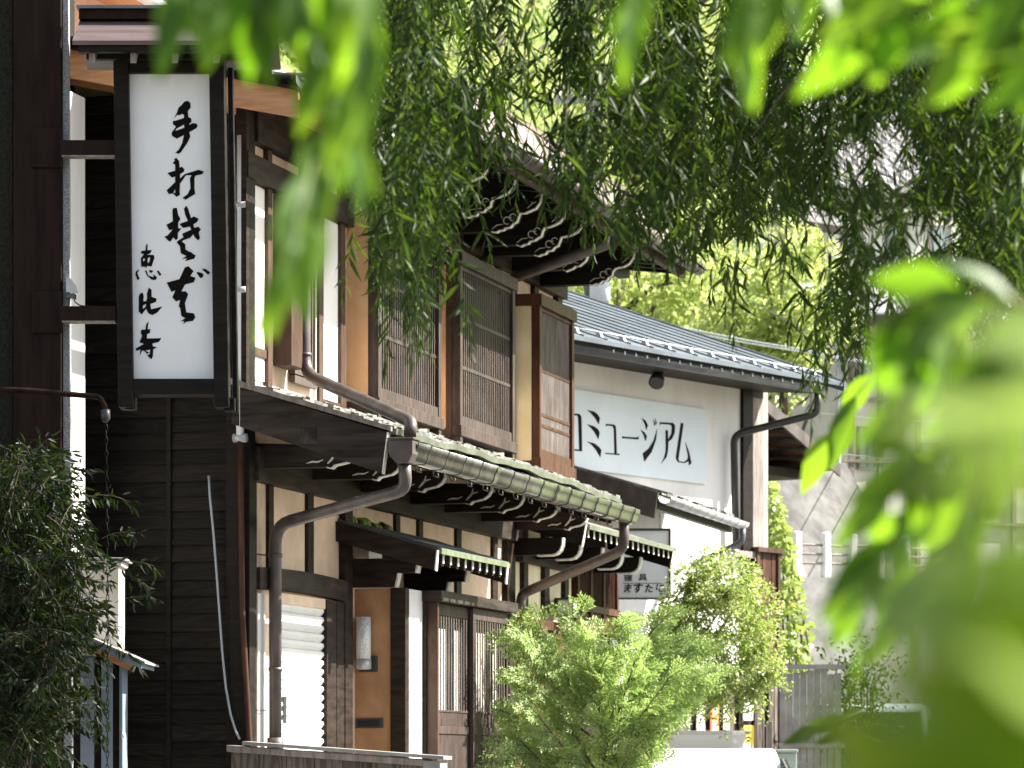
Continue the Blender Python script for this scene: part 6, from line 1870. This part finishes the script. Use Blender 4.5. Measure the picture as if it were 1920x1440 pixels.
# ---- flowering shrub / climber beyond it
fx_, fy_ = X_(1350, 33.5), 33.5
flo = thing('flowering_shrub', (fx_, fy_, GZ), 'tall arching shrub with small pale blossoms under the hanging shop sign', 'shrub')
st = MB(); P, D, L, W = [], [], [], []; Q, QD, QL = [], [], []
r = random.Random(9)
for q in range(4):
    st.tube([(X_(1185 + 7 * q, fy_), fy_ + .3, GZ), (X_(1195 + 9 * q, fy_), fy_ + .25, 1.3), (fx_ - .25 + .12 * q, fy_, 2.3)], [.012, .011, .008], 6)
blobs = [(1300, 1115, 62), (1365, 1095, 62), (1408, 1140, 58), (1335, 1175, 72), (1425, 1205, 46), (1268, 1165, 48), (1372, 1240, 60), (1305, 1255, 56), (1436, 1255, 32), (1296, 1082, 30), (1335, 1056, 38), (1395, 1080, 34), (1255, 1240, 44), (1275, 1290, 36), (1400, 1285, 34), (1340, 1290, 34)]
for bx1, by1, br1 in blobs:
    c = at(bx1, by1, fy_ + r.uniform(-.35, .3)); R = br1 / FPX * fy_
    for q in range(16):                       # arching shoots through and past the clump
        d = Vector((r.gauss(0, 1), r.gauss(0, 1), r.gauss(.3, .7))).normalized()
        a = c - d * R * .5 + Vector((0, 0, -R * .2))
        ln = R * r.uniform(1.3, 2.1)
        pts = [a + d * ln * t + Vector((0, 0, -ln * .55 * t * t)) for t in [i / 5 for i in range(6)]]
        st.tube(pts, [.003, .003, .0025, .002, .0015, .001], 3, cap=False)
        for i in range(int(38 * ln / .3)):
            t = r.random() ** .75; jj = min(int(t * 5), 4)
            p = pts[jj].lerp(pts[jj + 1], t * 5 - jj) + Vector((r.gauss(0, .02), r.gauss(0, .02), r.gauss(0, .02)))
            v = Vector((r.gauss(0, 1), r.gauss(0, 1), r.gauss(-.5, .8)))
            P.append(p); D.append(v); l = r.uniform(.028, .056); L.append(l); W.append(l * r.uniform(.38, .55))
            if r.random() < .06:
                Q.append(p + Vector((r.gauss(0, .02), -.03, r.gauss(0, .02)))); QD.append(v); QL.append(r.uniform(.018, .034))
    for q in range(int(640 * (br1 / 50) ** 2)):
        d = Vector((r.gauss(0, 1), r.gauss(0, 1), r.gauss(0, 1))).normalized()
        p = c + d * R * r.uniform(.7, 1.05)
        v = d + Vector((r.gauss(0, .7), r.gauss(0, .7), r.gauss(-.6, .6)))
        P.append(p); D.append(v); l = r.uniform(.026, .05); L.append(l); W.append(l * r.uniform(.38, .55))
        if r.random() < .05 and d.z > -.2:
            Q.append(p + d * .02); QD.append(v); QL.append(r.uniform(.018, .034))
for x0, y0, y1 in ((1330, 1290, 1345), (1350, 1290, 1360), (1362, 1290, 1385), (1412, 1270, 1330), (1440, 1180, 1215), (1455, 1200, 1265)):   # hanging tendrils
    pts = [at(x0 + 3 * math.sin(q), y0 + (y1 - y0) * q / 5, fy_ - .3) for q in range(6)]
    st.tube(pts, .002, 3, cap=False)
    for q in range(34):
        t = r.random() * 4.99; p = pts[int(t)].lerp(pts[int(t) + 1], t % 1) + Vector((r.gauss(0, .018), r.gauss(0, .018), 0))
        P.append(p); D.append(Vector((r.gauss(0, .7), r.gauss(0, .7), -.6))); l = r.uniform(.025, .05); L.append(l); W.append(l * .45)
st.build('branches', 'bark', flo)
leafset('foliage', P, D, L, W, 'leaf_shrub', flo, curl=.15)
leafset('blossoms', Q, QD, QL, [q * .8 for q in QL], 'petal', flo)

# ---- vines climbing beside the hall
vin = thing('climbing_vine', (X_(1470, 43), 43, GZ), 'bright green vine climbing down the edge of the white hall', 'vine')
P, D, L, W = [], [], [], []
st = MB()
r = random.Random(4)
for k in range(1300):
    t = r.random() ** .85
    py = 900 + 360 * t
    wd = 12 + 75 * min(1, t * 1.3)
    px = 1442 + wd * (r.random() - .1)
    P.append(at(px, py, 43 + r.uniform(-.3, .35))); D.append((r.gauss(0, .7), -.6 + r.gauss(0, .4), r.gauss(-.7, .5))); l = r.uniform(.06, .12); L.append(l); W.append(l * .8)
for k in range(7):
    st.tube([at(1450 + 12 * k, 1440, 43.1), at(1448 + 11 * k, 1200, 43.1), at(1446 + 5 * k, 1000, 43.1), at(1444 + 2 * k, 905 + 20 * k, 43.1)], [.02, .014, .01, .005], 5)
st.build('stems', 'bark', vin)
leafset('foliage', P, D, L, W, 'leaf_shrub', vin, curl=.2)

# ---- small shrubs at the roadside right
for px, py, Y, lab, sc_ in ((1535, 1400, 39.5, 'dark low shrub between the refuse bin and the van', .34), (1610, 1290, 41.5, 'green roadside bush standing behind the pale blue van', .5)):
    c = at(px, py, Y)
    t = thing('roadside_shrub', (c.x, c.y, GZ), lab, 'shrub', 'roadside shrubs by the van')
    n = 1300
    P = np.array(c) + NP.normal(size=(n, 3)) * np.array([.42, .4, .55]) * sc_
    P[:, 2] = np.maximum(P[:, 2], GZ + .05)
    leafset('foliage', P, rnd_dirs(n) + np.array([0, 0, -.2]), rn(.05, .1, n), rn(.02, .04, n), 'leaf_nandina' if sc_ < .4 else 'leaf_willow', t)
    mb = MB()
    for q in range(6):
        mb.tube([(c.x + .03 * q - .08, c.y, GZ), (c.x + .07 * (q - 2.5), c.y + .05 * (q % 3), c.z), (c.x + .12 * (q - 2.5), c.y, c.z + .3)], [.012, .01, .004], 5)
    mb.build('stems', 'bark', t)
pot = thing('plant_pot', (X_(975, 28.2), 28.2, GZ), 'dark red planter on the ground at the foot of the conifer', 'planter')
one(lambda mb: mb.lathe((X_(975, 28.2), 28.2, GZ + .02), [(.09, 0), (.13, .9), (.145, .9), (.145, 1.06), (.12, 1.06), (.11, .98), (.001, .97)], 18), 'body', 'lamp_red', pot)

# ---- trees on the slope behind
def hill_z(x, y):
    return GZ - 0.5 + 0.52 * (y - 66) * min(1.0, (y - 62) / 20)
hill_trees = [(760, 120, 84, 3.3, 'bright broadleaf tree on the slope above the townhouse roof'), (930, 40, 92, 3.8, 'tall pale green tree on the slope, top middle behind the willow'),
              (1060, 230, 78, 2.7, 'round bright tree on the slope behind the utility pole'), (1230, 60, 90, 3.8, 'wide yellow-green tree high on the slope beyond the willow'),
              (1160, 560, 66, 2.1, 'sunlit bush-like tree just above the blue metal roof at left'), (1310, 560, 68, 2.5, 'sunlit round tree above the middle of the metal roof'),
              (1440, 580, 66, 1.7, 'small light green tree beside the beige house gable'), (1466, 588, 57, 1.3, 'light green bush-like tree touching the left end of the beige house'), (1440, 160, 96, 4.2, 'large tree on the slope left of the tiled house'),
              (1260, 300, 82, 2.9, 'leafy tree on the slope above the low pale roof'), (1800, 60, 100, 4.4, 'dense tree on the hilltop at the far right'), (620, 0, 96, 4.0, 'tree on the slope behind the signboard spray')]
for px, py, Y, R, lab in hill_trees:
    c = at(px, py, Y)
    t = thing('broadleaf_tree', (c.x, c.y, hill_z(c.x, c.y) if c.y > 67 else GZ), lab, 'tree', 'trees on the slope behind the houses')
    base = Vector((c.x, c.y, (hill_z(c.x, c.y) if c.y > 67 else GZ) - .3))
    def tr(mb):
        mb.tube([base, (base + c) / 2 + Vector((.1, 0, 0)), c + Vector((0, 0, R * .6))], [R * .08, R * .06, R * .02], 8)
        rr2 = random.Random(int(px))
        for q in range(9):
            a = base.lerp(c, .6 + .4 * rr2.random())
            e = c + Vector((rr2.gauss(0, 1), rr2.gauss(0, 1), rr2.gauss(.2, .8))).normalized() * R * .8
            mb.tube([a, (a + e) / 2 + Vector((0, 0, R * .1)), e], [R * .03, R * .02, R * .006], 5)
    one(tr, 'trunk', 'bark', t)
    nc = 30; n = 4600
    cc = rnd_dirs(nc) * rn(.25, 1.0, (nc, 1)) * R * np.array([1, 1, .9])
    sz = rn(.18, .38, nc) * R
    idx = NP.integers(0, nc, n)
    d = rnd_dirs(n)
    P = np.array(c) + cc[idx] + d * (sz[idx] * rn(.55, 1.05, n))[:, None]
    D = d + rnd_dirs(n) * .9 + np.array([0, 0, -.5])
    leafset('crown', P, D, rn(.09, .19, n), rn(.05, .11, n), 'leaf_hill', t)
